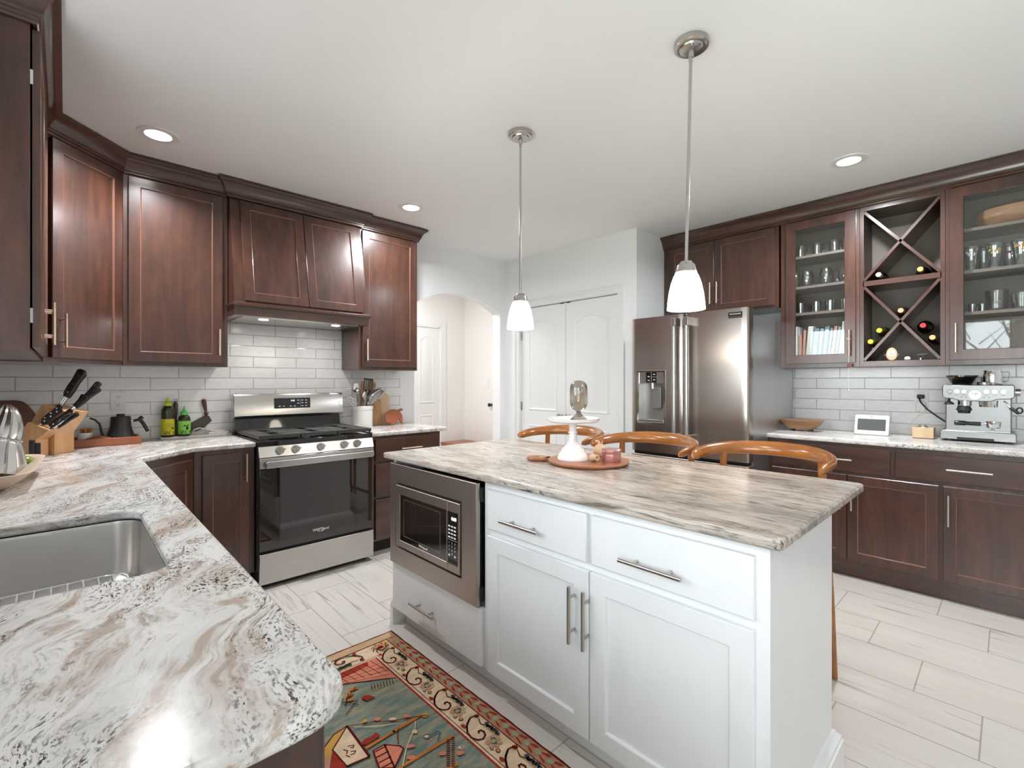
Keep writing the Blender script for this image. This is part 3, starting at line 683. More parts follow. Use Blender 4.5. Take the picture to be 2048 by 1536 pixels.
# --- island
t = thing('kitchen_island', 'white kitchen island base with drawers and panelled doors', 'kitchen island', (1.5, 1.3, 0))
FI = FXm(1.27); WL = 'white_lacquer'
m = M(); m.box(1.27, 1.855, .41, 1.506, .10, ZU); m.box(1.27, 1.855, 2.236, 2.255, .10, ZU); m.box(1.815, 1.855, 1.506, 2.236, .10, ZU); m.box(1.27, 1.815, 1.506, 2.236, .10, .345)
m.build('body', WL, t, smooth=False, bevel=.001)
m = M(); m.box(1.335, 1.845, .42, 2.24, 0, .10); m.build('toe_kick', WL, t, smooth=False)
BP = [(0, 0), (.028, 0), (.028, .098), (.024, .101), (.022, .112), (.012, .122), (.008, .130), (0, .134)]
m = sweep([(1.262, .41), (1.855, .41), (1.855, 2.255), (1.262, 2.255)], BP); m.build('baseboard', WL, t, ang=25)
for a0, a1, b0, b1, hx, hz, L in ((.965, 1.470, .690, .852, 1.258, .750, .20), (.442, .947, .690, .852, .718, .750, .20), (1.512, 2.236, .105, .348, 1.915, .207, .20)):
    d = slab_front(t, FI, a0, a1, b0, b1, WL); pull(d, offF(FI, .02), hx, hz, L, False, 'brushed_nickel', .0065, .034, .55)
for a0, a1, h in ((.957, 1.470, 1.012), (.442, .951, .953)):
    d = panel_door(t, FI, a0, a1, .106, .664, [WL, WL], .06, recess=.010); pull(d, offF(FI, .02), h, .513, .19, True, 'brushed_nickel', .0065, .034, .6)
counter('countertop', [(1.225, .37, .03), (1.225, 2.295, .015), (2.145, 2.295, .02), (2.145, .37, .03)][::-1], .885, .915, 'island_stone', 'streaked stone countertop on the white island')
# ================================================================ APPLIANCES
# --- gas range
t = thing('gas_range', 'stainless gas range with black grates and a dark oven window', 'stove', (1.243, 3.5, 0))
F = FY(3.195); x0, x1 = .864, 1.620
m = M(); m.box(x0, x1, 3.195, 3.80, .035, .885); m.build('body', 'black_enamel', t, smooth=False)
for x in (.90, 1.58):
    for y in (3.25, 3.74): m = M(); m.cyl((x, y, 0), (x, y, .04), .016, n=12); m.build('foot', 'black_matte', t)
m = M(); m.box(x0, x1, .032, .222, 0, .026, F); m.build('storage_drawer', 'stainless', t, bevel=.004)
od = M(); od.box(x0 + .002, x1 - .002, .240, .752, 0, .026, F); od = od.build('oven_door', 'oven_glass', t, bevel=.003)
m = M(); m.box(x0 + .001, x1 - .001, .752, .815, 0, .028, F); m.build('door_band', 'stainless', od, bevel=.003)
m = M(); m.prism(rrect(.892, 1.606, .755, .797, .012, 4), .045, .066, F); m.box(.905, .93, .765, .787, .02, .05, F); m.box(1.57, 1.595, .765, .787, .02, .05, F); m.build('handle', 'stainless', od, bevel=.004)
text('badge_lettering', 'Whirlpool', .026, frame_of(F(1.240, .306, .0265), (1, 0, 0), (0, 0, 1)), 'white_print', od)
m = M()
for k, (s, q) in enumerate(((.020, .2), (.026, -.15))): m.tube([F(1.240 + s * cos(2 * pi * i / 24), .303 + .012 * sin(2 * pi * i / 24 + q), .0268) for i in range(24)], .0007, 5, closed=True)
m.build('badge_swirl', 'white_print', od)
m = M(); m.loops([[F(a, b, c) for b, c in ((.820, .0), (.820, .026), (.884, .004), (.884, 0))] for a in (x0, x1)]); cp = m.build('control_panel', 'stainless', t, smooth=False)
for i, x in enumerate((.985, 1.082, 1.243, 1.405, 1.499)):
    P = lambda c, dz=0: F(x, .854 + dz, .014 + c)
    m = M(); m.cyl(P(0), P(.006), .027, n=28); m.cyl(P(.006), P(.022), .0215, .0195, n=28); k = m.build('knob', 'stainless', t)
    m = M(); m.box(x - .0035, x + .0035, .854 - .018, .854 + .018, .034, .041, F); m.build('grip', 'stainless_side', k)
    m = M(); m.box(x + .031, x + .034, .842, .866, .0135, .0145, F); m.build('flame_mark', 'black_matte', k)
m = M(); m.box(x0 - .001, x1 + .001, 3.190, 3.80, .885, .917); m.box(x0 - .003, x0 + .012, 3.192, 3.80, .917, .922); m.box(x1 - .012, x1 + .003, 3.192, 3.80, .917, .922); m.build('cooktop', 'black_gloss', t, bevel=.003)
for x, y, r in ((1.0, 3.32, .045), (1.0, 3.60, .035), (1.243, 3.46, .05), (1.486, 3.32, .05), (1.486, 3.60, .035)):
    m = M(); m.lathe([(r, .917), (r, .925), (r * .8, .930), (r * .75, .936), (.001, .937)], (x, y, 0), 24); m.build('burner', 'black_matte', t)
zg = .952
for gx0, gx1 in ((.868, 1.118), (1.122, 1.364), (1.368, 1.616)):
    m = M(); b = .011
    m.box(gx0, gx1, 3.195, 3.195 + .014, zg - .02, zg); m.box(gx0, gx1, 3.716, 3.73, zg - .014, zg); m.box(gx0, gx0 + b, 3.195, 3.73, zg - .02, zg); m.box(gx1 - b, gx1, 3.195, 3.73, zg - .02, zg)
    n = 7
    for i in range(1, n): y = 3.195 + .535 * i / n; cxx = (gx0 + gx1) / 2; m.box(gx0, cxx - .03, y - .021, y + .021, zg - .010, zg - .001); m.box(cxx + .03, gx1, y - .021, y + .021, zg - .010, zg - .001)
    for y in (3.27, 3.46, 3.65): m.box(gx0, gx1, y - .006, y + .006, zg - .012, zg)
    for x in (gx0 + .004, gx1 - .016):
        for y in (3.2, 3.71): m.box(x, x + .012, y, y + .012, .917, zg - .01)
    m.build('grate', 'cast_iron', t, bevel=.0015)
m = M(); m.loops([[(a, y, z) for y, z in ((3.735, .915), (3.80, .915), (3.80, 1.03), (3.76, 1.03))] for a in (x0, x1)]); m.build('rear_riser', 'black_gloss', t, smooth=False)
m = M(); poly = [(y, z) for y, z in ((3.725, 1.035), (3.712, 1.045), (3.722, 1.185), (3.735, 1.202), (3.79, 1.202), (3.80, 1.19), (3.80, 1.035))]
m.prism(poly, .852, 1.632, lambda a, b, c: (c, a, b)); bgd = m.build('backguard', 'stainless', t, bevel=.003)
Fp = lambda a, b, c: (a, 3.7120 + (b - 1.045) * .0714 - c - .0005, b)
m = M(); m.box(1.113, 1.372, 1.092, 1.168, 0, .002, Fp); scn = m.build('control_display', 'black_gloss', t)
tt = lambda a, b: frame_of(Fp(a, b, .0024), (1, 0, 0), (0, .0714, 1))
text('clock_digits', '2:45', .017, tt(1.243, 1.148), 'blue_digits', scn)
m = M()
for a, b in ((1.283, 1.150), (1.283, 1.128), (1.313, 1.150), (1.341, 1.150), (1.313, 1.130), (1.341, 1.130), (1.313, 1.108), (1.341, 1.108), (1.228, 1.108), (1.258, 1.108), (1.15, 1.108), (1.18, 1.108)): m.box(a - .007, a + .007, b - .0028, b + .0028, .002, .0026, Fp)
m.box(1.2985, 1.2995, 1.10, 1.16, .002, .0026, Fp); m.build('keys', 'white_print', scn, smooth=False)

# --- refrigerator
t = thing('refrigerator', 'stainless french door refrigerator with a water dispenser', 'refrigerator', (3.85, 1.68, 0))
fy0, fy1 = 1.217, 2.128; ym = 1.676; F = FXm(3.435)
m = M(); m.box(3.435, 4.30, fy0 + .006, fy1 - .006, .05, 1.752); m.box(3.46, 4.25, fy0 + .02, fy1 - .02, 0, .05); m.build('body', 'stainless_side', t, bevel=.003)
def fdoor(a0, a1, b0, b1, holes=None):
    m = M(); P = [(a0, -.0), (a0, .062), (a0 + .004, .074), (a0 + .014, .082), (a0 + .05, .085), (a1 - .05, .085), (a1 - .014, .082), (a1 - .004, .074), (a1, .062), (a1, 0)]
    m.loops([[F(a, b, c) for a, c in P] for b in (b0, b1)]); return m.build('door', 'stainless_upright', t, ang=50)
dR = fdoor(fy0, ym - .003, .738, 1.797)
# left door with the dispenser recess cut out of it
m = M(); da0, da1, db0, db1 = 1.832, 2.062, .965, 1.372
def dprof(a0, a1, b0, b1): m.box(a0, a1, b0, b1, 0, .085, F)
a0, a1 = ym + .003, fy1
P = [(a0, -.0), (a0, .062), (a0 + .004, .074), (a0 + .014, .082), (a0 + .05, .085), (a1 - .05, .085), (a1 - .014, .082), (a1 - .004, .074), (a1, .062), (a1, 0)]
for b0, b1 in ((.738, db0), (db1, 1.797)): m.loops([[F(a, b, c) for a, c in P] for b in (b0, b1)])
PL = [(a0, 0), (a0, .062), (a0 + .004, .074), (a0 + .014, .082), (a0 + .05, .085), (da0, .085), (da0, 0)]; PR = [(da1, 0), (da1, .085), (a1 - .05, .085), (a1 - .014, .082), (a1 - .004, .074), (a1, .062), (a1, 0)]
for Q in (PL, PR): m.loops([[F(a, b, c) for a, c in Q] for b in (db0, db1)])
dL = m.build('door', 'stainless_upright', t, ang=50)
m = M(); m.box(fy0, fy1, .10, .715, 0, .083, F); fd = m.build('freezer_drawer', 'stainless_upright', t, bevel=.008)
m = M(); m.cyl(F(fy0 + .08, .655, .135), F(fy1 - .08, .655, .135), .014, n=16)
for a in (fy0 + .13, fy1 - .13): m.cyl(F(a, .655, .08), F(a, .655, .135), .011, n=12)
m.build('handle', 'stainless', fd)
m = M(); m.box(fy0 + .01, fy1 - .01, .716, .737, 0, .05, F); m.build('door_gasket', 'black_matte', t, smooth=False)
for d, a in ((dR, 1.627), (dL, 1.724)):
    m = M(); m.tube([F(a, z, .145) for z in (.885, 1.735)], .0155, 18); m.build('handle', 'stainless', d)
    for z in (.835, 1.700): m = M(); m.box(a - .019, a + .019, z, z + .065, .08, .163, F); m.build('handle_bracket', 'brushed_nickel', d, bevel=.004)
for y in (fy0 + .03, fy1 - .11): m = M(); m.box(3.375, 3.50, y, y + .08, 1.752, 1.785); m.build('hinge_cover', 'stainless_side', t, bevel=.006)
# dispenser
ds = M(); ds.box(da0, da1, db0, db1, .0, .02, F); ds = ds.build('dispenser', 'dispenser_grey', dL)
m = M(); m.loops([[F(a, b, c) for a, b in ((da0 - d, db0 - d), (da1 + d, db0 - d), (da1 + d, db1 + d), (da0 - d, db1 + d))] for d, c in ((.008, .084), (.006, .090), (-.008, .090), (-.010, .06), (-.010, .02))], False, False); m.build('bezel', 'chrome', ds)
m = M(); m.box(da0 + .004, da1 - .004, 1.278, db1 - .004, .02, .084, F); m.build('control_housing', 'stainless', ds)
m = M(); m.box(1.898, 1.992, 1.284, 1.372, .084, .086, F); k = m.build('touch_panel', 'black_gloss', ds)
m = M(); m.box(1.944, 1.9455, 1.29, 1.366, .086, .0864, F); m.box(1.90, 1.944, 1.326, 1.3275, .086, .0864, F)
for a, b in ((1.968, 1.33), (1.92, 1.348), (1.92, 1.305), (1.968, 1.30)): m.box(a - .009, a + .009, b - .003, b + .003, .086, .0866, F)
m.build('touch_marks', 'white_print', k)
m = M(); m.prism(rrect(1.885, 1.955, 1.08, 1.255, .008, 3), .03, .045, F); m.build('paddle', 'dispenser_grey', ds, bevel=.003)
m = M(); m.cyl(F(1.95, 1.235, .055), F(1.95, 1.28, .055), .012, n=14); m.build('spout', 'chrome', ds)
m = M(); m.box(da0 + .004, da1 - .004, db0 + .004, db0 + .03, .02, .096, F); m.build('drip_tray', 'stainless', ds, bevel=.004)
# badge
m = M(); m.box(1.257, 1.352, 1.728, 1.770, .0835, .0855, F); bp = m.build('badge', 'chrome', dR); m = M(); m.box(1.259, 1.350, 1.745, 1.768, .0855, .0860, F); m.build('badge_field', 'black_gloss', bp)
text('badge_lettering', 'FRIGIDAIRE', .0155, frame_of(F(1.3045, 1.7565, .0862), (0, -1, 0), (0, 0, 1)), 'white_print', bp)
text('badge_lettering', 'PROFESSIONAL', .0105, frame_of(F(1.3045, 1.7365, .0857), (0, -1, 0), (0, 0, 1)), 'black_matte', bp)

# --- built-in microwave in the island end
t = thing('microwave', 'built-in microwave in a brown steel trim frame in the island', 'microwave', (1.45, 1.87, .36))
F = FXm(1.268); A0, A1, B0, B1 = 1.520, 2.232, .355, .868
m = M()
def rect(a0, a1, b0, b1, c): return [F(a0, b0, c), F(a1, b0, c), F(a1, b1, c), F(a0, b1, c)]
m.loops([rect(A0, A1, B0, B1, .014), rect(A0, A1, B0, B1, .032), rect(A0 + .002, A1 - .002, B0 + .002, B1 - .002, .034), rect(1.618, 2.178, .443, .775, .034), rect(1.622, 2.174, .447, .771, .014)], False, False)
m.build('trim_kit', 'warm_steel', t, smooth=False)
m = M(); m.box(A0 + .005, A1 - .005, B0 + .02, B1 - .02, 0, .016, F)
for z in (.375, .79): m.box(A0 - .008, A0 + .02, z, z + .06, 0, .014, F)
m.build('trim_backing', 'black_matte', t, smooth=False)
m = M(); m.box(1.30, 1.62, 1.56, 2.20, .40, .82); m.build('case', 'black_matte', t, smooth=False)
m = M(); m.loops([rect(1.719, 2.166, .455, .763, .016), rect(1.719, 2.166, .455, .763, .036), rect(1.721, 2.164, .457, .761, .038), rect(1.724, 2.128, .487, .721, .038), rect(1.724, 2.125, .490, .718, .034)], False, False); dr = m.build('door', 'warm_steel', t, smooth=False)
m = M(); m.box(1.719, 2.126, .489, .719, .02, .036, F); gl = m.build('door_glass', 'oven_glass', dr, smooth=False)
m = M(); q = [rect(1.775, 2.092, .515, .700, c) for c in (.0362, .0366)]; m.loops([rect(1.775, 2.092, .515, .700, .0364), rect(1.778, 2.089, .518, .697, .0364)], False, False); m.build('window_outline', 'warm_steel', gl, smooth=False)
text('badge_lettering', 'Whirlpool', .018, frame_of(F(1.915, .503, .0366), (0, -1, 0), (0, 0, 1)), 'white_print', gl)
m = M(); m.loops([rect(1.628, 1.7175, .455, .763, .016), rect(1.628, 1.7175, .455, .763, .036), rect(1.630, 1.7155, .457, .761, .038)], False, True); pn = m.build('control_panel', 'warm_steel', t, smooth=False)
m = M(); m.box(1.640, 1.7170, .489, .719, .038, .0385, F); kp = m.build('keypad', 'black_gloss', pn, smooth=False)
text('clock_digits', '0:00', .021, frame_of(F(1.668, .689, .0388), (0, -1, 0), (0, 0, 1)), 'white_digits', kp)
m = M()
for r in range(4):
    for c in range(3): a = 1.703 - .021 * c; b = .655 - .016 * r; m.box(a - .0075, a + .0075, b - .0035, b + .0035, .0385, .0388, F)
m.box(1.645, 1.712, .5955, .5965, .0385, .0388, F)
for c in (0, 2): a = 1.703 - .021 * c; m.box(a - .006, a + .006, .523, .531, .0385, .0388, F)
m.build('key_marks', 'white_print', kp, smooth=False)
for i, ch in enumerate('123456789'):
    text('key_digit', ch, .0125, frame_of(F(1.703 - .021 * (i % 3), .582 - .016 * (i // 3), .0388), (0, -1, 0), (0, 0, 1)), 'white_print', kp, .0002)
text('key_digit', '0', .0125, frame_of(F(1.682, .534, .0388), (0, -1, 0), (0, 0, 1)), 'white_print', kp, .0002)
m = M(); m.box(1.646, 1.711, .494, .512, .0385, .0392, F); m.build('open_button', 'black_matte', kp, bevel=.001)

# --- espresso machine on the coffee bar
t = thing('espresso_machine', 'stainless espresso machine with round dials on the coffee bar', 'espresso machine', (4.2, .14, .915))
X0 = 4.075; k = .000343
def FE(u, v, c): return (X0 - c, .303 - u, .915 + v)
def U(cx): return (cx - 760) * k
def V(cy): return .018 + (1310 - cy) * .000463
W = U(1690)
m = M(); m.box(.012, W - .012, .055, .345, -.225, -.05, FE); m.build('body', 'machine_steel', t, bevel=.006)
m = M(); m.loops([[FE(u, v, c) for u, v in ((U(730), .012), (U(1712), .012), (U(1712), .058), (U(1690), .068), (U(755), .068), (U(730), .058))] for c in (-.22, .0)]); m.build('drip_tray', 'machine_steel', t, bevel=.004)
m = M(); m.box(U(960), U(1440), .012, .028, -.02, .002, FE); m.build('tray_notch', 'black_matte', t)
m = M(); m.box(U(800), U(1640), .066, .072, -.16, -.012, FE); m.build('drip_grate', 'stainless_side', t)
for u in (.02, W - .04): m = M(); m.box(u, u + .02, .0, .014, -.2, -.02, FE); m.build('foot', 'black_matte', t)
hd = M(); poly = [(U(760), V(735)), (U(800), V(765)), (U(900), V(770)), (U(1010), V(800)), (U(1400), V(800)), (U(1480), V(770)), (U(1640), V(765)), (U(1690), V(735)), (U(1690), V(600)), (U(1675), V(582)), (U(775), V(582)), (U(760), V(600))]
hd.prism(poly, -.225, -.012, FE); hd = hd.build('head', 'machine_steel', t, bevel=.004)
ctl = -.012
for cx, kind in ((862, 'b'), (958, 'd'), (1053, 'b'), (1345, 'b'), (1447, 'b'), (1553, 'b')):
    u, v = U(cx), V(672); r = .0118
    m = M(); m.cyl(FE(u, v, ctl), FE(u, v, ctl + .003), r * 1.12, n=24); kb = m.build('button', 'black_matte' if kind == 'b' else 'stainless_side', hd)
    m = M(); m.cyl(FE(u, v, ctl + .003), FE(u, v, ctl + (.005 if kind == 'b' else .012)), r if kind == 'b' else r * .7, n=24); m.build('button_cap', 'chrome', kb)
u, v = U(1197), V(715)
m = M(); m.cyl(FE(u, v, ctl), FE(u, v, ctl + .005), .0265, n=36); gd = m.build('pressure_gauge', 'chrome', hd)
m = M(); m.cyl(FE(u, v, ctl + .005), FE(u, v, ctl + .0058), .022, n=36); m.build('gauge_face', 'white_print', gd)
m = M(); m.tube([FE(u + .014 * cos(q), v + .012 * sin(q), ctl + .006) for q in [pi * i / 14 for i in range(15)]], .0008, 5); m.tube([FE(u - .004, v - .005, ctl + .006), FE(u + .007, v + .009, ctl + .006)], .0009, 5); m.build('gauge_marks', 'black_matte', gd)
m = M()
for cx in (1023, 1083, 1313, 1378): m.cyl(FE(U(cx), V(745), ctl), FE(U(cx), V(745), ctl + .001), .0028, n=12)
for cx in (862, 958, 1053, 1345, 1447, 1553): m.box(U(cx) - .008, U(cx) + .008, V(716), V(712), ctl, ctl + .0005, FE)
m.build('indicator', 'black_matte', hd)
m = M(); m.cyl(FE(U(1058), V(790), -.06), FE(U(1058), V(865), -.06), .034, n=28); gr = m.build('grinder_collar', 'chrome', t)
m = M(); m.cyl(FE(U(1050), V(865), -.06), FE(U(1050), V(925), -.06), .030, .040, n=28); m.cyl(FE(U(1050), V(925), -.06), FE(U(1050), V(968), -.06), .034, .030, n=28); m.build('grind_cradle', 'black_matte', gr)
m = M(); m.cyl(FE(U(1365), V(790), -.06), FE(U(1365), V(875), -.06), .045, .042, n=32); m.build('group_head', 'chrome', t)
m = M(); m.cyl(FE(U(845), V(768), -.04), FE(U(845), V(810), -.04), .007, n=14); m.lathe([(.008, .0), (.022, -.010), (.0245, -.016), (.0245, -.020), (.001, -.021)], FE(U(848), V(808), -.04), 24); m.build('tamper', 'black_matte', t)
m = M(); m.tube([FE(U(1560), V(795), -.05), FE(U(1590), V(820), -.04), FE(U(1640), V(880), -.02), FE(U(1700), V(920), .0), FE(U(1790), V(1000), .01)], .0042, 10); wd = m.build('steam_wand', 'chrome', t)
m = M(); m.tube([FE(U(1640), V(880), -.02), FE(U(1700), V(918), .0), FE(U(1735), V(945), .004)], .0085, 10); m.tube([FE(U(1745) + .012 * cos(q), V(905) + .016 * sin(q), .003) for q in [2 * pi * i / 16 for i in range(16)]], .0042, 8, closed=True); m.build('wand_grip', 'black_matte', wd)
m = M(); m.cyl((X0 + .09, .303 - W - .002, .915 + V(680)), (X0 + .09, .303 - W - .024, .915 + V(680)), .02, n=24); m.build('side_dial', 'brushed_nickel', t)
m = M(); m.lathe([(.042, .0), (.044, .012), (.050, .014), (.066, .045), (.074, .056), (.076, .058), (.076, .062), (.071, .062), (.062, .046), (.046, .018), (.04, .014)], (X0 + .12, .303 - U(1010), .915 + .349), 40, cap=False); hp = m.build('bean_hopper', 'smoke_glass', t)
m = M(); m.lathe([(.001, 0), (.046, 0), (.046, .012), (.030, .03), (.02, .04), (.001, .042)], (X0 + .12, .303 - U(1010), .915 + .3495), 32); m.build('hopper_base', 'black_matte', hp)
m = M(); m.lathe([(.0775, .062), (.0775, .066), (.02, .070), (.001, .070)], (X0 + .12, .303 - U(1010), .915 + .349), 40, cap=False); m.build('hopper_lid', 'black_gloss', hp)
z0 = .915 + .3485
jx, jy = X0 + .10, .303 - U(1415)
m = M(); m.lathe([(.0, z0), (.042, z0), (.044, z0 + .006), (.043, z0 + .05), (.041, z0 + .092), (.043, z0 + .096), (.041, z0 + .096), (.039, z0 + .09), (.041, z0 + .008), (.0, z0 + .006)], (jx, jy, 0), 36, cap=False); jg = m.build('milk_jug', 'chrome', None)
tag(jg, 'small steel milk jug with a wire handle standing on the espresso machine', 'milk jug')
m = M(); m.tube([(jx, jy - .040, z0 + .085), (jx, jy - .068, z0 + .086), (jx, jy - .073, z0 + .078), (jx, jy - .066, z0 + .035), (jx, jy - .058, z0 + .027), (jx, jy - .042, z0 + .027)], .0022, 8); m.build('handle', 'chrome', jg)
m = M(); m.lathe([(.0, z0), (.031, z0), (.033, z0 + .008), (.033, z0 + .022), (.030, z0 + .025), (.0, z0 + .025)], (X0 + .045, .303 - U(1315), 0), 28); o = m.build('dosing_ring', 'brushed_nickel', None); tag(o, 'low steel coffee dosing ring beside the milk jug on the espresso machine', 'coffee tool')
pf = thing('portafilter', 'portafilter with a black handle resting on the drip tray', 'portafilter', (X0 - .0, .14, .99))
zf = .072 + .034
m = M(); m.tube([FE(U(920), zf + .008, -.04), FE(U(940), zf + .008, -.04), FE(U(1060), zf + .008, -.04), FE(U(1080), zf + .008, -.04), FE(U(1270), zf + .007, -.04)], [.0135, .0155, .0145, .011, .0125], 16); m.build('handle', 'knife_black', pf)
m = M(); m.tube([FE(U(1265), zf + .007, -.04), FE(U(1345), zf + .012, -.04)], .005, 10); m.lathe([(.0, -.02), (.028, -.02), (.031, -.014), (.031, .012), (.034, .014), (.034, .020), (.029, .020), (.028, -.012), (0, -.014)], FE(U(1430), zf + .007, -.04), 32, cap=False)
m.cyl(FE(U(1425), zf - .014, -.04), FE(U(1425), zf - .028, -.04), .006, n=12); m.tube([FE(U(1405), zf - .034, -.04), FE(U(1425), zf - .027, -.04), FE(U(1445), zf - .034, -.04)], .005, 10); m.build('basket', 'chrome', pf)
# ================================================================ STOOLS, RUG, SMALL THINGS
# --- counter stools
t = thing('counter_stool', 'honey wood stool with a curved back rail, second from the closet doors, before the refrigerator', 'stool', (0, 0, 0), 'stools along the island')
SW = 'stool_wood'
rail = []; Ls = []; n = 30
for i in range(n + 1):
    q = radians(-112 + 224 * i / n); s = abs(i / n * 2 - 1)
    x = .02 + .245 * cos(q); y = .272 * sin(q) if abs(q) < pi / 2 else math.copysign(.272 - .02 * (abs(q) - pi / 2), q); z = .962 - .030 * s ** 2
    tx, ty = -.245 * sin(q), .272 * cos(q); l = sqrt(tx * tx + ty * ty) or 1; nx, ny = ty / l, -tx / l
    hw = .017 + .010 * (1 - s ** 2); hh = .021 + .013 * (1 - s ** 1.5)
    if i in (0, n): hw *= .55; hh *= .6
    lean = .28
    Ls.append([(x + nx * (hw * cos(w) + lean * hh * sin(w)), y + ny * (hw * cos(w) + lean * hh * sin(w)), z + hh * sin(w)) for w in [2 * pi * j / 14 for j in range(14)]])
m = M(); m.loops(Ls); m.build('back_rail', SW, t, ang=60)
for sgn in (-1, 1):
    m = M(); m.tube([(.168, sgn * .258, 0), (.160, sgn * .243, .35), (.152, sgn * .226, .62), (.158, sgn * .212, .945)], [.012, .016, .019, .0155], 14); m.build('leg', SW, t)
    m = M(); m.tube([(-.20, sgn * .245, 0), (-.19, sgn * .230, .35), (-.18, sgn * .212, .645)], [.013, .018, .019], 14); m.build('leg', SW, t)
m = M(); m.tube([(-.193, -.232, .25), (-.193, .232, .25)], .013, 10); m.build('foot_rail', SW, t)
m = M(); m.loops([[(-.22 + a * .21 + .21, b * (.235 - .02 * a), z) for a, b in rrect(-1, 1, -1, 1, .22, 5)] for z in (.615, .645)]); m.build('seat_frame', SW, t, bevel=.006)
m = M(); m.loops([[(-.01 + a * .17, b * .195, z) for a, b in [(p * s_, r_ * s_) for p, r_ in rrect(-1, 1, -1, 1, .2, 5)]] for z, s_ in ((.640, 1), (.650, .98), (.652, .6), (.646, .2))]); m.build('woven_seat', 'rush_cord', t)
for y, lab in ((1.985, 'honey wood stool with a curved back rail behind the white cake stand'), (.785, 'honey wood stool with a curved back rail nearest the coffee bar')):
    dup(t, (2.262, y, 0), lab)
t.location = (2.262, 1.385, 0)
# --- bench in the hallway
t = thing('hall_bench', 'brown wooden bench in the corner of the hallway beyond the arch', 'bench', (3.95, 5.2, 0))
m = M(); m.box(3.775, 4.195, 4.70, 5.43, .425, .455); m.build('seat', 'cherry', t, bevel=.003)
for x in (3.80, 4.15):
    for y in (4.73, 5.38): m = M(); m.box(x - .02, x + .02, y - .02, y + .02, 0, .425); m.build('leg', 'cherry', t)
# --- rug
RG = {'rug_salmon': (.46, .20, .12), 'rug_tan': (.50, .33, .19), 'rug_maroon': (.10, .012, .010), 'rug_red': (.30, .035, .022), 'rug_cream': (.66, .50, .34), 'rug_teal': (.17, .23, .21),
      'rug_sage': (.30, .32, .22), 'rug_coral': (.60, .21, .13), 'rug_gold': (.50, .28, .07), 'rug_orange': (.50, .17, .03), 'rug_navy': (.045, .06, .065), 'rug_rose': (.52, .24, .19)}
for kx, c in RG.items():
    mt, nt, p = nm(kx); p.inputs['Roughness'].default_value = .95; p.inputs['Specular IOR Level'].default_value = .1
    n1 = noise(nt, coords(nt, 'Position', (90, 260, 90)), 1, 3); n2 = noise(nt, coords(nt, 'Position', (9, 30, 9)), 1, 5, .7)
    d = .45 if kx in ('rug_teal', 'rug_salmon') else .25
    c3 = {'rug_teal': (.42, .36, .23), 'rug_salmon': (.50, .33, .19)}.get(kx, tuple(min(1, x * 1.3) for x in c))
    q = mix(nt, ramp(nt, n2, [(.40, (0, 0, 0)), (.64, (1, 1, 1))]), c, c3); q = mix(nt, math_(nt, 'MULTIPLY', n1, d), q, tuple(x * .45 for x in c))
    nt.links.new(q, p.inputs['Base Color']); bump(nt, p, n1, .4, .003)
RN = list(RG); RI = {k: i for i, k in enumerate(RN)}
X0, X1, Y0, Y1 = .44, 1.221, .42, 2.197
m = M(); rn = random.Random(3)
def wav(e): return [(x + rn.uniform(-.002, .002), y + rn.uniform(-.002, .002)) for x, y in e]
N_ = 40
outl = [(X0, Y0 + (Y1 - Y0) * i / N_) for i in range(N_)] + [(X0 + (X1 - X0) * i / 20, Y1) for i in range(20)] + [(X1, Y1 - (Y1 - Y0) * i / N_) for i in range(N_)] + [(X1 - (X1 - X0) * i / 20, Y0) for i in range(20)]
outl = wav(outl)
m.m = RI['rug_maroon']; m.loops([[(x, y, 0) for x, y in outl], [(x, y, .0075) for x, y in outl]])
LZ = [.0076]
def put(col, pts, dz=0):
    m.m = RI[col]; m.poly([(x, y, LZ[0] + dz) for x, y in pts])
def lay(): LZ[0] += .00022
def inset(d): return [(X0 + d, Y0 + d), (X1 - d, Y0 + d), (X1 - d, Y1 - d), (X0 + d, Y1 - d)]
def line(col, pts, w, dz=0, close=False):
    m.m = RI[col]; P = [Vector(p) for p in pts]; n = len(P)
    for i in range(n if close else n - 1):
        a, b = P[i], P[(i + 1) % n]; d = (b - a); 
        if d.length < 1e-6: continue
        d.normalize(); q = Vector((-d.y, d.x)) * w / 2; e = d * w * .3
        m.poly([(*(a + q - e), LZ[0] + dz), (*(a - q - e), LZ[0] + dz), (*(b - q + e), LZ[0] + dz), (*(b + q + e), LZ[0] + dz)])
def blob(col, c, rx, ry, rot=0, n=12, j=.15, dz=0):
    pts = []
    for i in range(n):
        q = 2 * pi * i / n; f = 1 + rn.uniform(-j, j); x, y = rx * f * cos(q), ry * f * sin(q); pts.append((c[0] + x * cos(rot) - y * sin(rot), c[1] + x * sin(rot) + y * cos(rot)))
    put(col, pts, dz)
put('rug_salmon', inset(.008)); lay(); put('rug_maroon', inset(.060)); lay(); put('rug_cream', inset(.0645)); lay(); put('rug_maroon', inset(.158)); lay(); put('rug_cream', inset(.1615)); lay(); put('rug_red', inset(.170)); lay(); put('rug_teal', inset(.1785)); lay()
# tan end strip, sage motifs of the outer band
put('rug_tan', [(X0 + .012, Y1 - .058), (X1 - .03, Y1 - .058), (X1 - .02, Y1 - .012), (X0 + .012, Y1 - .012)])
yy = Y1 - .12
while yy > Y0 + .1:
    blob('rug_sage', (X1 - .033, yy), .011, .014); blob('rug_red', (X1 - .020, yy - .028), .005, .018, .3); blob('rug_red', (X1 - .046, yy - .030), .004, .018, -.3); yy -= .056
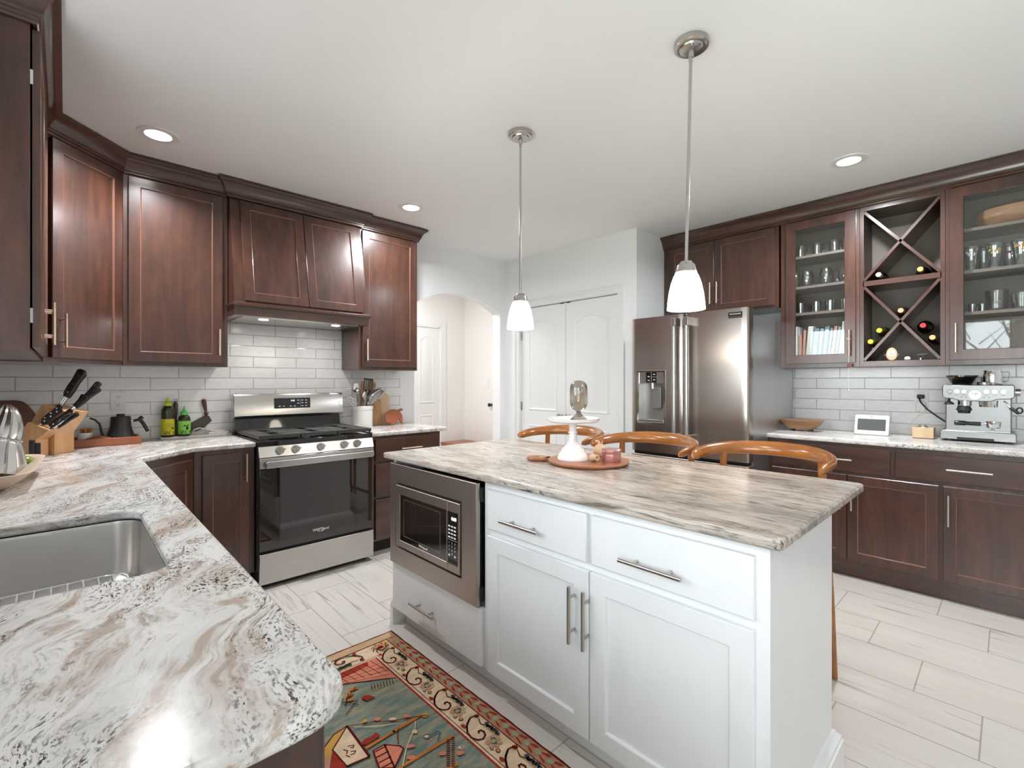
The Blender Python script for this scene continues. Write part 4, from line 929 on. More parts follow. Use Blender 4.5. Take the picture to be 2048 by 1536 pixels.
# scroll border
def scroll(F2):
    line('rug_maroon', [F2(*p) for p in ((.004, .018), (-.012, .008), (-.028, -.006), (-.044, -.03), (-.050, -.06), (-.040, -.085), (-.022, -.094), (-.006, -.086), (.002, -.070), (-.002, -.056), (-.012, -.054), (-.016, -.062))], .0065)
    line('rug_maroon', [F2(*p) for p in ((-.044, -.03), (-.020, .004), (.010, .022), (.028, .018), (.036, .004))], .005)
    blob('rug_red', F2(.034, .012), .011, .010); blob('rug_red', F2(-.036, .004), .008, .012)
    for i in range(6): blob('rug_navy', F2(.036 - .004 * (i % 2), -.045 - .013 * i), .008, .010); blob('rug_gold' if i % 2 else 'rug_sage', F2(.025, -.05 - .013 * i), .0055, .008)
    line('rug_maroon', [F2(*p) for p in ((.030, -.004), (.018, -.03), (.030, -.056), (.042, -.09))], .004)
    c = F2(-.003, -.128); lay()
    for q in range(7): a = 2 * pi * q / 7; blob('rug_rose' if q % 2 else 'rug_tan', (c[0] + .021 * cos(a), c[1] + .023 * sin(a)), .010, .010)
    lay(); blob('rug_navy', c, .014, .015, n=9, j=.35); lay(); blob('rug_sage', c, .010, .010); blob('rug_gold', (c[0] - .004, c[1] + .004), .005, .005, dz=.0001)
    c = F2(-.020, -.172); blob('rug_maroon', c, .0085, .0095); lay(); blob('rug_gold', c, .0055, .006); LZ[0] -= .00066
    c = F2(-.030, -.150); blob('rug_maroon', c, .006, .006); blob('rug_cream', c, .003, .003, dz=.0003)
zb_ = LZ[0]; k = 0
y = 2.03
while y > Y0 + .25:
    scroll(lambda a, b, y=y: (1.11 + a, y + b)); scroll(lambda a, b, y=y: (X0 + .11 - a, y + b)); y -= .212
for x in (.92, .70): scroll(lambda a, b, x=x: (x + b + .06, Y1 - .112 - a * .9)); scroll(lambda a, b, x=x: (x + b + .06, Y0 + .112 + a * .9))
# corner flower
c = (1.10, 2.085)
blob('rug_gold', (1.125, 2.10), .028, .020, .6)
for q in range(9): a = 2 * pi * q / 9; line('rug_maroon', [c, (c[0] + .028 * cos(a), c[1] + .028 * sin(a)), (c[0] + .042 * cos(a + .5), c[1] + .042 * sin(a + .5))], .004)
lay(); blob('rug_coral', c, .022, .022, j=.3); lay(); blob('rug_maroon', c, .015, .015, j=.3); lay()
# pictorial field: a tiled roof band at the far end
put('rug_coral', [(.620, 2.016), (1.040, 2.016), (1.036, 1.825), (.99, 1.855), (.86, 1.935), (.72, 1.96), (.62, 1.97)]); put('rug_red', [(.75, 2.016), (1.0, 2.016), (.99, 1.985), (.86, 1.975), (.75, 1.98)], .0001); lay()
for i in range(12): x = .66 + i * .032; line('rug_maroon', [(x, 2.012), (x + .02, 1.955 - .010 * max(0, i - 4))], .0028)
for i in range(4): line('rug_maroon', [(.68, 1.995 - .013 * i), (.86, 1.985 - .016 * i), (1.035, 1.965 - .035 * i)], .0024)
lay()
def tent():
    put('rug_cream', [(.758, 1.69), (.752, 1.502), (.678, 1.515), (.672, 1.615)]); put('rug_gold', [(.758, 1.69), (.704, 1.682), (.634, 1.63), (.608, 1.56), (.60, 1.50), (.635, 1.55), (.672, 1.615)])
    put('rug_rose', [(.62, 1.57), (.60, 1.50), (.635, 1.55), (.66, 1.60)], .0001); put('rug_red', [(.672, 1.612), (.678, 1.515), (.64, 1.46), (.61, 1.50)]); lay()
    line('rug_maroon', [(.758, 1.69), (.752, 1.502)], .0095); line('rug_maroon', [(.752, 1.502), (.678, 1.515), (.672, 1.615), (.758, 1.69), (.704, 1.682), (.634, 1.63), (.605, 1.55)], .005)
    for p in (((.718, 1.595), (.735, 1.585), (.728, 1.575), (.722, 1.582)), ((.70, 1.590), (.708, 1.575), (.70, 1.565)), ((.716, 1.565), (.728, 1.556), (.720, 1.548), (.708, 1.552)), ((.696, 1.56), (.702, 1.545))): line('rug_maroon', p, .004)
    lay()
tent()
line('rug_orange', [(.764, 1.543), (.87, 1.548), (.990, 1.552)], .012); line('rug_orange', [(.80, 1.388), (1.013, 1.382)], .011); line('rug_orange', [(.70, 1.30), (.95, 1.27)], .011); blob('rug_gold', (1.0, 1.54), .014, .010); lay()
put('rug_coral', [(.772, 1.514), (.814, 1.513), (.790, 1.40), (.752, 1.43)]); put('rug_coral', [(.814, 1.511), (.850, 1.470), (.854, 1.452), (.815, 1.419), (.79, 1.40)]); lay()
for i in range(4): line('rug_maroon', [(.773 - .005 * i, 1.505 - .026 * i), (.815 - .006 * i, 1.502 - .026 * i)], .0055)
line('rug_maroon', [(.772, 1.514), (.814, 1.513), (.850, 1.470), (.854, 1.452), (.815, 1.419), (.79, 1.40), (.752, 1.43), (.772, 1.514)], .005); line('rug_maroon', [(.814, 1.512), (.79, 1.40)], .006); lay()
put('rug_red', [(.752, 1.572), (.775, 1.585), (.80, 1.580), (.820, 1.588), (.824, 1.562), (.795, 1.558), (.770, 1.556)]); put('rug_red', [(.864, 1.801), (.880, 1.806), (.897, 1.797), (.910, 1.764), (.893, 1.767), (.874, 1.770)])
for p in ((.856, 1.647), (.898, 1.607), (.947, 1.582), (.878, 1.443), (.985, 1.30), (.94, 1.34), (.852, 1.40)): blob('rug_coral' if p[0] != .898 else 'rug_cream', p, .014, .009, -.6)
blob('rug_gold', (.818, 1.669), .010, .008); put('rug_cream', [(.926, 1.507), (.936, 1.492), (.924, 1.480), (.912, 1.496)]); put('rug_cream', [(.935, 1.452), (.948, 1.450), (.95, 1.438), (.938, 1.436)]); put('rug_cream', [(.99, 1.325), (1.004, 1.325), (.998, 1.312)])
for p in ((.805, 1.865), (.84, 1.850), (.87, 1.875), (.83, 1.82)): blob('rug_orange', p, .020, .008, rn.uniform(0, 3)); 
lay()
line('rug_maroon', [(.767, 1.682), (.834, 1.645), (.89, 1.600), (.941, 1.571), (1.005, 1.535)], .0034); line('rug_cream', [(.955, 1.537), (.93, 1.50), (.90, 1.48), (.86, 1.444), (.813, 1.388)], .0034); line('rug_cream', [(.775, 1.665), (.84, 1.61), (.90, 1.575)], .0030)
line('rug_maroon', [(.89, 1.548), (.87, 1.52), (.85, 1.48)], .0028); line('rug_navy', [(.935, 1.452), (.950, 1.452), (.955, 1.440), (.985, 1.437), (.990, 1.425), (.960, 1.40)], .0034)
for i in range(14):
    q = i / 13; line('rug_maroon', [(.987 - .067 * q, 1.380 - .094 * q), (.993 - .067 * q, 1.374 - .094 * q)], .005); line('rug_maroon', [(1.007 - .075 * q, 1.377 - .102 * q), (1.012 - .075 * q, 1.371 - .102 * q)], .005)
for a, b in (((.82, 1.83), (.88, 1.88)), ((.80, 1.80), (.84, 1.86)), ((.84, 1.77), (.80, 1.83)), ((.78, 1.75), (.85, 1.80))): line('rug_maroon', [a, b], .004)
for i in range(8): q = 1.01 - .012 * i; line('rug_navy', [(q + .01, 1.83 + .003 * i), (q - .004, 1.795 + .004 * i)], .0026); line('rug_gold', [(q + .012, 1.822 + .003 * i), (q + .002, 1.785 + .004 * i)], .0024)
for i in range(9): q = 1.2 - .07 * i; blob(('rug_coral', 'rug_cream', 'rug_red', 'rug_gold')[i % 4], (.70 + .03 * (i * 7 % 9), q), .02, .016); line('rug_maroon', [(.66, q + .03), (.80, q), (.95, q + .02)], .004)
o = m.build('rug', RN, smooth=False, recalc=False); tag(o, 'pictorial wool rug with a scroll border on the tiles before the island', 'rug')

# --- island top: board, cake stand, cloche, tin, ornaments
m = M(); z = .9155; out = []
for i in range(41): q = radians(-160 + 320 * i / 40) + radians(116) + pi; out.append((1.75 + .185 * cos(q), 1.338 + .185 * sin(q)))
hd_ = Vector((cos(radians(116)), sin(radians(116))))
m.loops([[(1.75 + (x - 1.75) * s, 1.338 + (y - 1.338) * s, zz) for x, y in out] for s, zz in ((.93, z), (.985, z + .006), (1, z + .013), (.985, z + .0165))])
hx_, hy_ = 1.75 + hd_.x * .238, 1.338 + hd_.y * .238
n = 22; R_ = lambda r, zz: [(hx_ + r * 1.25 * cos(2 * pi * i / n) * hd_.x - r * sin(2 * pi * i / n) * hd_.y, hy_ + r * 1.25 * cos(2 * pi * i / n) * hd_.y + r * sin(2 * pi * i / n) * hd_.x, zz) for i in range(n)]
m.loops([R_(.016, z + .003), R_(.044, z + .001), R_(.049, z + .008), R_(.044, z + .0155), R_(.018, z + .0155), R_(.013, z + .010), R_(.016, z + .003)], False, False)
m.prism([(1.75 + hd_.x * a - hd_.y * b, 1.338 + hd_.y * a + hd_.x * b) for a, b in ((.16, -.05), (.20, -.024), (.20, .024), (.16, .05))], z + .002, z + .0155, lambda a, b, c: (a, b, c))
o = m.build('serving_board', 'round_board', bevel=0, ang=50); tag(o, 'round reddish wood board with a ring handle on the island', 'serving board')
zt_ = z + .0165
cs = M(); cx, cy = 1.71, 1.397
cs.lathe([(.072, zt_), (.073, zt_ + .006), (.068, zt_ + .018), (.061, zt_ + .030), (.055, zt_ + .036), (.052, zt_ + .046), (.036, zt_ + .062), (.026, zt_ + .074), (.0195, zt_ + .092), (.0175, zt_ + .118), (.0215, zt_ + .120), (.0215, zt_ + .127), (.0175, zt_ + .129), (.0185, zt_ + .160), (.024, zt_ + .172)], (cx, cy, 0), 40)
st_ = cs.build('cake_stand', 'milk_glass'); tag(st_, 'white milk glass cake stand on the round board', 'cake stand')
zp = zt_ + .170
m = M(); m.lathe([(.0, zp), (.108, zp + .002), (.120, zp + .008), (.125, zp + .021), (.1215, zp + .021), (.116, zp + .012), (.0, zp + .010)], (cx, cy, 0), 56, cap=False); m.build('plate', 'milk_glass', st_)
zc = zp + .0105; gx, gy = cx + .018, cy - .02
cl = thing('match_cloche', 'smoky glass cloche of long white-tipped matches on the cake stand', 'match cloche', (gx, gy, zc))
m = M(); m.loops([[(gx + a * cos(2 * pi * i / 4 + .9), gy + a * sin(2 * pi * i / 4 + .9), zc + zz) for i in range(4)] for a, zz in ((.042, 0), (.042, .002), (.012, .030))], True, True); m.cyl((gx, gy, zc + .028), (gx, gy, zc + .040), .0105, n=18); m.build('base', 'smoke_glass', cl)
m = M(); m.lathe([(.010, .034), (.014, .041), (.030, .052), (.039, .068), (.041, .080), (.041, .146), (.038, .162), (.030, .174), (.016, .182), (.0, .184)], (gx, gy, zc), 40, cap=False); m.build('dome', 'smoke_glass', cl)
rm = random.Random(5)
plain('match_tip', (.92, .92, .93), .6); plain('match_stick', (.80, .68, .52), .7)
for i in range(26):
    a = rm.uniform(0, 6.28); r0 = rm.uniform(0, .012); r1 = rm.uniform(.004, .032); b = a + rm.uniform(-1.8, 1.8); h = rm.uniform(.128, .146)
    p = Vector((gx + r0 * cos(a), gy + r0 * sin(a), zc + .046 + r0)); q = Vector((gx + r1 * cos(b), gy + r1 * sin(b), zc + h)); m = M(); m.tube([p, q], .0011, 6)
    ms = m.build('match', 'match_stick', cl); m = M(); d = (q - p).normalized(); m.tube([q - d * .008, q, q + d * .002], [.0018, .0024, .0012], 8); m.build('match_head', 'match_tip', ms)
tx, ty = 1.778, 1.231
m = M(); m.lathe([(.0, zt_), (.0405, zt_), (.042, zt_ + .003), (.042, zt_ + .040)], (tx, ty, 0), 40); tn = m.build('candle_tin', 'rose_tin' if 'rose_tin' in MATS else plain('rose_tin', (.62, .30, .30), .3, .75).name); tag(tn, 'small rose pink metal candle tin on the round board', 'candle tin')
m = M(); m.lathe([(.0425, zt_ + .038), (.0437, zt_ + .040), (.0437, zt_ + .055), (.041, zt_ + .0575), (.0, zt_ + .0565)], (tx, ty, 0), 40); m.build('lid', 'rose_tin', tn)
plain('papery_skin', (.66, .47, .32), .6, var=.2); plain('clay_tip', (.36, .17, .09), .7)
px, py = 1.861, 1.352
m = M(); m.lathe([(.0, 0), (.020, .001), (.030, .012), (.034, .026), (.031, .042), (.020, .054), (.010, .060), (.0, .061)], (px, py, zt_), 26); o = m.build('pomegranate', 'papery_skin'); tag(o, 'dried pale pomegranate standing behind the pink tin', 'ornament')
m = M()
for i in range(6): a = i * 2 * pi / 6; m.loops([[(px + (r * cos(a + d)), py + (r * sin(a + d)), zt_ + zz) for d in (-w, w)] for r, zz, w in ((.010, .056, .5), (.014, .066, .4), (.020, .074, .12))], False, False, False)
m.cyl((px, py, zt_ + .056), (px, py, zt_ + .066), .010, .013, n=12, cap=False); m.build('crown', 'papery_skin', o)
A2 = Matrix.Rotation(radians(-110), 3, 'Z') @ Matrix.Rotation(radians(82), 3, 'Y')
qx, qy = 1.722, 1.290
m = M(); m.lathe([(.0, -.026), (.010, -.022), (.016, -.008), (.0165, .006), (.012, .018), (.009, .024), (.013, .032), (.009, .033), (.0, .026)], (qx, qy, zt_ + .0175), 20, A2); o = m.build('poppy_pod', 'papery_skin'); tag(o, 'small dried seed pod lying between the cake stand and pink tin', 'ornament')
m = M(); m.lathe([(.0, .027), (.007, .029), (.006, .034), (.0, .034)], (qx, qy, zt_ + .0175), 12, A2); m.build('pod_mouth', 'clay_tip', o)
# --- left counter -------------------------------------------------
ZCN = .9152
m = M(); m.box(.448, .852, 3.775, 3.846, ZCN, ZCN + .013)
plain('marble_white', (.80, .77, .73), .3, var=.08)
o = m.build('marble_board', 'marble_white', bevel=.002); tag(o, 'long white marble board under the oil bottles by the stove', 'serving board')
def oil(x, y, r, hs, hb, hc, ht, lab, cap, lbl, capn, lbln, art):
    z = ZCN + .0135; t = thing('oil_bottle', lab, 'bottle', (x, y, z))
    m = M(); m.lathe([(r * .92, z), (r, z + .006), (r, z + hs), (r * .93, z + hs + .016), (r * .70, z + hb - .008), (r * .5, z + hb), (.001, z + hb)], (x, y, 0), 32); m.build('bottle_body', 'olive_plastic' if 'olive_plastic' in MATS else plain('olive_plastic', (.030, .040, .014), .15, coat=.3).name, t)
    if lbln not in MATS: plain(lbln, lbl, .45)
    if capn not in MATS: plain(capn, cap, .4)
    m = M(); rr = r + .0006; b0, b1 = z + .014, z + art
    m.lathe([(rr, b0), (rr, b1)], (x, y, 0), 48, cap=False); lb = m.build('label', lbln, t)
    m = M(); m.lathe([(r * .55, z + hb - .004), (r * .55, z + hc), (r * .5, z + hc + .002), (.010, z + hc + .006), (.004, z + ht), (.0, z + ht)], (x, y, 0), 24); m.build('squeeze_cap', capn, t)
    th0 = math.atan2(-y, .06 - x) + .22                 # the print faces the room
    P = lambda a, zz, e=.0008: (x + (rr + e) * cos(th0 + a / rr), y + (rr + e) * sin(th0 + a / rr), zz)
    m = M()
    # letters drawn as thin bent bars so that they follow the round bottle
    GL = {'G': [((1, .85), (.7, 1), (.3, 1), (0, .75), (0, .25), (.3, 0), (.7, 0), (1, .2), (1, .5), (.6, .5))], 'R': [((0, 0), (0, 1), (.75, 1), (1, .8), (.75, .5), (0, .5)), ((.5, .5), (1, 0))], 'A': [((0, 0), (.5, 1), (1, 0)), ((.2, .35), (.8, .35))], 'Z': [((0, 1), (1, 1), (0, 0), (1, 0))]}
    W_ = r * .30; Hh = .019; x0 = -2.5 * W_ - .004
    for i, ch in enumerate('GRAZA'):
        for st in GL[ch]:
            pts = []
            for (a, b), (c, d) in zip(st, st[1:]): pts += [(a + (c - a) * u / 4, b + (d - b) * u / 4) for u in range(4)]
            pts.append(st[-1]); m.tube([P(x0 + i * (W_ + .0022) + a * W_, b0 + .004 + b * Hh) for a, b in pts], .0012, 5)
    m.build('label_lettering', 'black_matte', lb)
    m = M()
    if art > .1:   # line drawing of a drop and leaves on the yellow label
        for q, (ca, cz, ra, rz) in enumerate(((-.004, .052, .013, .015), (.008, .078, .012, .009), (-.006, .082, .010, .008))): m.tube([P(ca + ra * cos(w), z + cz + rz * sin(w)) for w in [2 * pi * i / 18 for i in range(18)]], .0006, 5, closed=True)
        m.tube([P(.014, z + .058), P(.020, z + .062), P(.026, z + .055), P(.020, z + .052), P(.014, z + .058)], .0026, 6)
        m.tube([P(-.020, z + .104), P(.018, z + .104)], .0007, 5)
    else:
        for ca, cz, ra, rz in ((.006, .054, .009, .012),): m.tube([P(ca, z + cz - rz), P(ca + ra * .3, z + cz), P(ca, z + cz + rz)], [.004, .0085, .003], 8)
        m.tube([P(.004, z + .068), P(-.006, z + .072), P(-.014, z + .062)], [.002, .0045, .001], 6); m.tube([P(.006, z + .069), P(.014, z + .073), P(.020, z + .068)], [.002, .004, .001], 6); m.tube([P(-.014, z + .086), P(.016, z + .086)], .0007, 5)
    m.build('label_drawing', 'black_matte', lb)
oil(.487, 3.80, .0365, .168, .205, .222, .262, 'tall dark oil bottle with a yellow label and yellow-green cap', (.52, .62, .02), (.62, .58, .02), 'cap_lime', 'label_yellow', .118)
oil(.577, 3.798, .035, .108, .142, .160, .196, 'shorter dark oil bottle with a bright green label and green cap', (.14, .62, .12), (.26, .68, .10), 'cap_green', 'label_green', .100)
def turned_handle(m, a, b, r):
    a, b = Vector(a), Vector(b); L = b - a
    m.tube([a + L * q for q in (0, .06, .12, .2, .28, .34, .6, .85, .97, 1)], [r * f for f in (.6, .7, 1.3, .7, .55, .7, 1.0, 1.15, .95, .3)], 14)
t = thing('antique_chopper', 'antique chopping blade with a turned wooden handle leaning on the tiles by the stove', 'kitchen tool', (.70, 3.82, 1.0))
plain('old_iron', (.10, .085, .075), .5, .6, var=.3)
m = M(); m.prism([(.575, .955), (.625, 1.01), (.665, 1.035), (.704, 1.058), (.728, 1.050), (.745, 1.018), (.722, .995), (.690, .965), (.640, .945), (.600, .932)], 3.842, 3.848, lambda a, b, c: (a, c, b)); m.build('blade', 'old_iron', t)
m = M(); turned_handle(m, (.713, 3.838, 1.055), (.693, 3.838, 1.170), .0125); m.build('handle', 'dark_handle', t)
t = thing('antique_cleaver', 'dark turned handle tool with a ring standing behind the oil bottles', 'kitchen tool', (.535, 3.84, .93))
m = M(); m.box(.515, .560, 3.838, 3.843, ZCN + .0135, 1.01); m.build('blade', 'old_iron', t); m = M(); turned_handle(m, (.535, 3.838, 1.005), (.536, 3.838, 1.155), .0115); m.build('handle', 'dark_handle', t)
m = M(); m.tube([(.536 + .008 * cos(q), 3.838, 1.164 + .008 * sin(q)) for q in [2 * pi * i / 16 for i in range(16)]], .0014, 6, closed=True); m.build('hanging_ring', 'old_iron', t)
m = M(); z = ZCN + .0135
pts = [(.620, z + .014), (.635, z + .036), (.665, z + .046), (.700, z + .036), (.73, z + .022), (.78, z + .020), (.835, z + .024)]
m.loops([[(x, y, zz + dz) for y, dz in ((3.785, -.002 if i < 6 else .0), (3.785, .004), (3.815, .001), (3.835, .004), (3.835, -.002), (3.815, -.006))] for i, (x, zz) in enumerate(pts)])
m.box(.715, .835, 3.785, 3.835, z, z + .018); o = m.build('spoon_rest', 'white_ceramic', bevel=.002); tag(o, 'white curved ceramic spoon rest on the marble board', 'spoon rest')
# outlets
def outlet(y0, F, a, b, lab, plugs=True):
    m = M(); m.prism(rrect(a - .038, a + .038, b - .058, b + .058, .006, 3), .0, .005, F); o = m.build('wall_outlet', 'white_plastic', bevel=.0015); tag(o, lab, 'outlet')
    for dz in (-.024, .024):
        m = M(); m.prism(rrect(a - .018, a + .018, b + dz - .016, b + dz + .016, .012, 5), .005, .0065, F); k = m.build('receptacle', 'white_plastic', o)
        m = M()
        for da in (-.007, .007): m.box(a + da - .0012, a + da + .0012, b + dz + .000, b + dz + .009, .0065, .0068, F)
        m.cyl(F(a, b + dz - .007, .0065), F(a, b + dz - .007, .0068), .0026, n=10); m.build('slot', 'black_matte', k)
    return o
outlet(0, FY(YS - .009), .240, 1.168, 'white duplex outlet on the tiles behind the black kettle')
# serving tray with kettle
t = thing('wooden_tray', 'reddish wooden tray holding the black kettle in the corner', 'tray', (.19, 3.7, ZCN))
tx0, tx1, ty0, ty1 = .0, .333, 3.61, 3.80
m = M(); m.box(tx0, tx1, ty0, ty1, ZCN, ZCN + .008); m.box(tx0, tx1, ty0, ty0 + .012, ZCN + .008, ZCN + .046); m.box(tx0, tx1, ty1 - .012, ty1, ZCN + .008, ZCN + .046); m.box(tx1 - .012, tx1, ty0 + .012, ty1 - .012, ZCN + .008, ZCN + .046); m.box(tx0, tx0 + .012, ty0 + .012, ty1 - .012, ZCN + .008, ZCN + .046)
m.build('tray_body', 'cherry', t, bevel=.002)
kx, ky, kz = .243, 3.712, ZCN + .0085
t = thing('gooseneck_kettle', 'matte black gooseneck kettle on the wooden tray', 'kettle', (kx, ky, kz))
plain('kettle_black', (.022, .021, .021), .38)
m = M(); m.lathe([(.0, kz), (.075, kz), (.0755, kz + .012), (.068, kz + .035), (.056, kz + .075), (.0505, kz + .105), (.049, kz + .150), (.047, kz + .154), (.0, kz + .155)], (kx, ky, 0), 44); m.build('kettle_body', 'kettle_black', t)
m = M(); m.lathe([(.044, kz + .153), (.044, kz + .156), (.020, kz + .158), (.0195, kz + .163), (.021, kz + .171), (.0, kz + .172)], (kx, ky, 0), 28); m.build('lid', 'kettle_black', t)
m = M(); m.cyl((kx + .048, ky - .006, kz + .128), (kx + .062, ky - .009, kz + .128), .0055, n=12); m.build('handle_collar', 'chrome', t)
m = M(); m.tube([(kx + .060, ky - .008, kz + .127), (kx + .082, ky - .012, kz + .131), (kx + .094, ky - .014, kz + .140), (kx + .104, ky - .016, kz + .150)], [.007, .009, .0115, .010], 12); m.tube([(kx + .088, ky - .013, kz + .138), (kx + .105, ky - .016, kz + .112), (kx + .130, ky - .02, kz + .058)], [.010, .0105, .0095], 12); m.build('handle', 'kettle_black', t)
m = M(); m.tube([(kx - .060, ky + .002, kz + .022), (kx - .078, ky + .003, kz + .030), (kx - .088, ky + .003, kz + .070), (kx - .096, ky + .004, kz + .115), (kx - .118, ky + .005, kz + .142), (kx - .140, ky + .005, kz + .152)], [.009, .008, .0068, .006, .0055, .005], 12); m.build('spout', 'kettle_black', t)
m = M(); m.box(kx + .008, kx + .016, ky - .079, ky - .074, kz + .004, kz + .014); m.build('foot_tab', 'chrome', t)
m = M(); dx, dy = .083, 3.70; m.lathe([(.0, kz), (.032, kz), (.034, kz + .004), (.033, kz + .045), (.035, kz + .070), (.031, kz + .070), (.029, kz + .045), (.0, kz + .040)], (dx, dy, 0), 28, cap=False); o = m.build('small_pot', 'white_ceramic'); tag(o, 'small white pot of cinnamon sticks on the wooden tray', 'pot')
plain('cinnamon', (.40, .17, .05), .6, var=.3)
for i, (ax, ay, lx, ly) in enumerate(((-.012, .004, -.006, 0), (0, -.008, .0, -.004), (.011, .003, .012, .0), (.002, .012, .004, .008), (.017, -.004, .022, 0))):
    m = M(); m.tube([(dx + ax * .8, dy + ay * .8, kz + .045), (dx + ax + lx * .5, dy + ay + ly * .5, kz + .090), (dx + ax + lx * .55, dy + ay + ly * .55, kz + .096)], [.008, .0085, .004], 10); s = m.build('cinnamon_stick', 'cinnamon', o)
m = M()
n = 14; m.loops([[(.055 + .010 + (.150) * u, 3.648 + .020 * sin(pi * u) * c, kz + .022 + .026 * sin(pi * u) * (1 - .35 * c * c) + .002 * c) for u in [i / n for i in range(n + 1)]] for c in (-1, -.5, 0, .5, 1)], False, False, False)
o = m.build('wooden_leaf_dish', 'cherry'); s_ = o.modifiers.new('s', 'SOLIDIFY'); s_.thickness = .005; tag(o, 'thin curved wooden leaf dish lying in front of the kettle', 'dish')
# round board leaning on the tiles
m = M(); P = []
for i in range(48):
    q = 2 * pi * i / 48; r = .135 * (1 + .035 * cos(6 * q)); P.append((-.245 + r * cos(q), ZCN + .140 + r * sin(q)))
m.prism(P, 0, .018, lambda a, b, c: (a, 3.845 - c - .16 * (1.19 - b) + .02 - .02, b)); o = m.build('scalloped_board', 'walnut', bevel=.003); tag(o, 'dark scalloped round wood board leaning on the tiles at the far left', 'cutting board')

# --- knife block: two joined blocks
t = thing('knife_block', 'light wood double knife block in the counter corner', 'knife block', (.0, 3.42, ZCN))
bd_ = Vector((.80, -.60, 0)).normalized(); bs = Vector((-.60, -.80, 0)).normalized()     # lean direction / width direction
def blk(name, org, prof, wdt):
    o3 = Vector(org); m = M(); L0 = [o3 + bd_ * a + Vector((0, 0, b)) for a, b in prof]; m.loops([L0, [p + bs * wdt for p in L0]]); return m.build(name, 'light_block', t, bevel=.002, smooth=False)
blk('tall_block', (-.05, 3.53, ZCN), [(0, 0), (.105, 0), (.105, .105), (.178, .215), (.045, .258), (-.030, .120)], .125)
blk('low_block', (-.13, 3.425, ZCN), [(0, 0), (.085, 0), (.085, .085), (.145, .135), (.050, .175), (-.015, .085)], .075)
def knife(base, dirv, L, r, lab, steel_=True, flatv=None):
    b = Vector(base); d = Vector(dirv).normalized(); k = thing('kitchen_knife', lab, 'knife', b, 'knives in the block')
    m = M(); m.tube([b - d * .035, b + d * .012], [r * 1.0, r * 1.0], 10, flat=.5, up=bs); m.build('bolster', 'chrome', k)
    r *= 1.15; nv = d.cross(bs).normalized()
    m = M(); m.tube([b + d * (.010 + L * q) for q in (0, .08, .3, .55, .8, .93, 1)], [r * f for f in (.95, 1.05, 1.15, 1.0, 1.15, 1.25, .7)], 12, flat=.58, up=nv); m.build('handle', 'knife_black', k)
    m = M(); fb = d.cross(nv).normalized()
    for q in (.18, .5, .82):
        c = b + d * (.010 + L * q); m.cyl(c - fb * (r * .74), c + fb * (r * .74), .0036, n=10)
    m.build('rivets', 'chrome', k)
    return k
up = Vector((.42, -.30, 1))
TB = Vector((-.05, 3.53, ZCN))
def top(u, v): return TB + bd_ * (.045 + .133 * u) + Vector((0, 0, .258 - .043 * u)) + bs * (.125 * v)
knife(top(.18, .30) + Vector((.018, 0, .045)), (.38, -.02, .80), .150, .0175, 'black cleaver-like knife standing tallest at the left in the tall block')
knife(top(.36, .60) + Vector((.020, 0, .042)), (.42, -.05, .85), .150, .0165, 'black chef knife standing upright in the middle of the tall block')
knife(top(.70, .35) + Vector((.015, 0, .022)), (.52, -.05, .74), .140, .0125, 'slim black knife leaning right at the rear of the tall block')
knife(top(.80, .70) + Vector((.010, 0, .012)), (.62, -.10, .64), .140, .0140, 'black knife leaning furthest right in the tall block')
knife(top(.55, .12), (.45, .0, .80), .070, .0110, 'short black knife at the back of the tall block')
LB = Vector((-.13, 3.425, ZCN))
for i, (u, v) in enumerate(((.12, .2), (.42, .75), (.55, .15), (.80, .72), (.86, .25))):
    p = LB + bd_ * (.05 + .095 * u) + Vector((0, 0, .175 - .04 * u)) + bs * (.075 * v)
    knife(p, (.46 + .03 * i, -.22, .50), .105, .0100, 'black steak knife in the low front block, ' + ('nearest the steel cover', 'sticking out over its front edge', 'behind the front pair', 'at its outer front corner', 'nearest the tall block')[i])
sc_ = thing('kitchen_scissors', 'black handled scissors hanging out of the low knife block', 'scissors', (.03, 3.3, 1.07))
p0 = LB + bd_ * .145 + Vector((0, 0, .15)) + bs * .04
for s2 in (-1, 1):
    c = p0 + Vector((.045, -.02, .045)) + bs * (.022 * s2); e1 = Vector((.6, -.3, .55)).normalized()
    m = M(); m.tube([c + e1 * (.030 * cos(q)) + bs * (.017 * sin(q)) for q in [2 * pi * i / 20 for i in range(20)]], .0048, 8, closed=True); m.build('finger_loop', 'knife_black', sc_)
m = M(); m.tube([p0 - Vector((.05, -.02, .05)), p0 + Vector((.03, -.012, .03))], .006, 8); m.build('shank', 'chrome', sc_)
# --- dough bowl with fluted steel pitcher and a lime
t = thing('wooden_bowl', 'pale bleached wood dough bowl at the left frame edge on the counter', 'bowl', (-.19, 2.75, ZCN))
def trough(cx, cy, lx, ly, z0, h, wall, rot, fl=.62, r=.35):
    c_, s_ = cos(rot), sin(rot); T = lambda a, b, z: (cx + a * c_ - b * s_, cy + a * s_ + b * c_, z); m = M()
    R_ = lambda k, z, d=0: [T(a * (lx * k - d), b * (ly * k - d), z) for a, b in rrect(-1, 1, -1, 1, r, 6)]
    m.loops([R_(fl * .93, z0), R_(fl, z0 + .004), R_(.80, z0 + h * .45), R_(.97, z0 + h * .93), R_(1, z0 + h), R_(1, z0 + h, wall * .6), R_(.95, z0 + h * .9, wall), R_(.78, z0 + h * .45, wall), R_(fl, z0 + .016, wall), R_(fl * .5, z0 + .014, wall * .5)]); return m
m = trough(-.272, 2.545, .205, .315, ZCN, .068, .018, radians(-2)); m.build('bowl_body', 'bleached_wood', t, ang=50)
ax = Vector((.34, .30, -.50)).normalized()
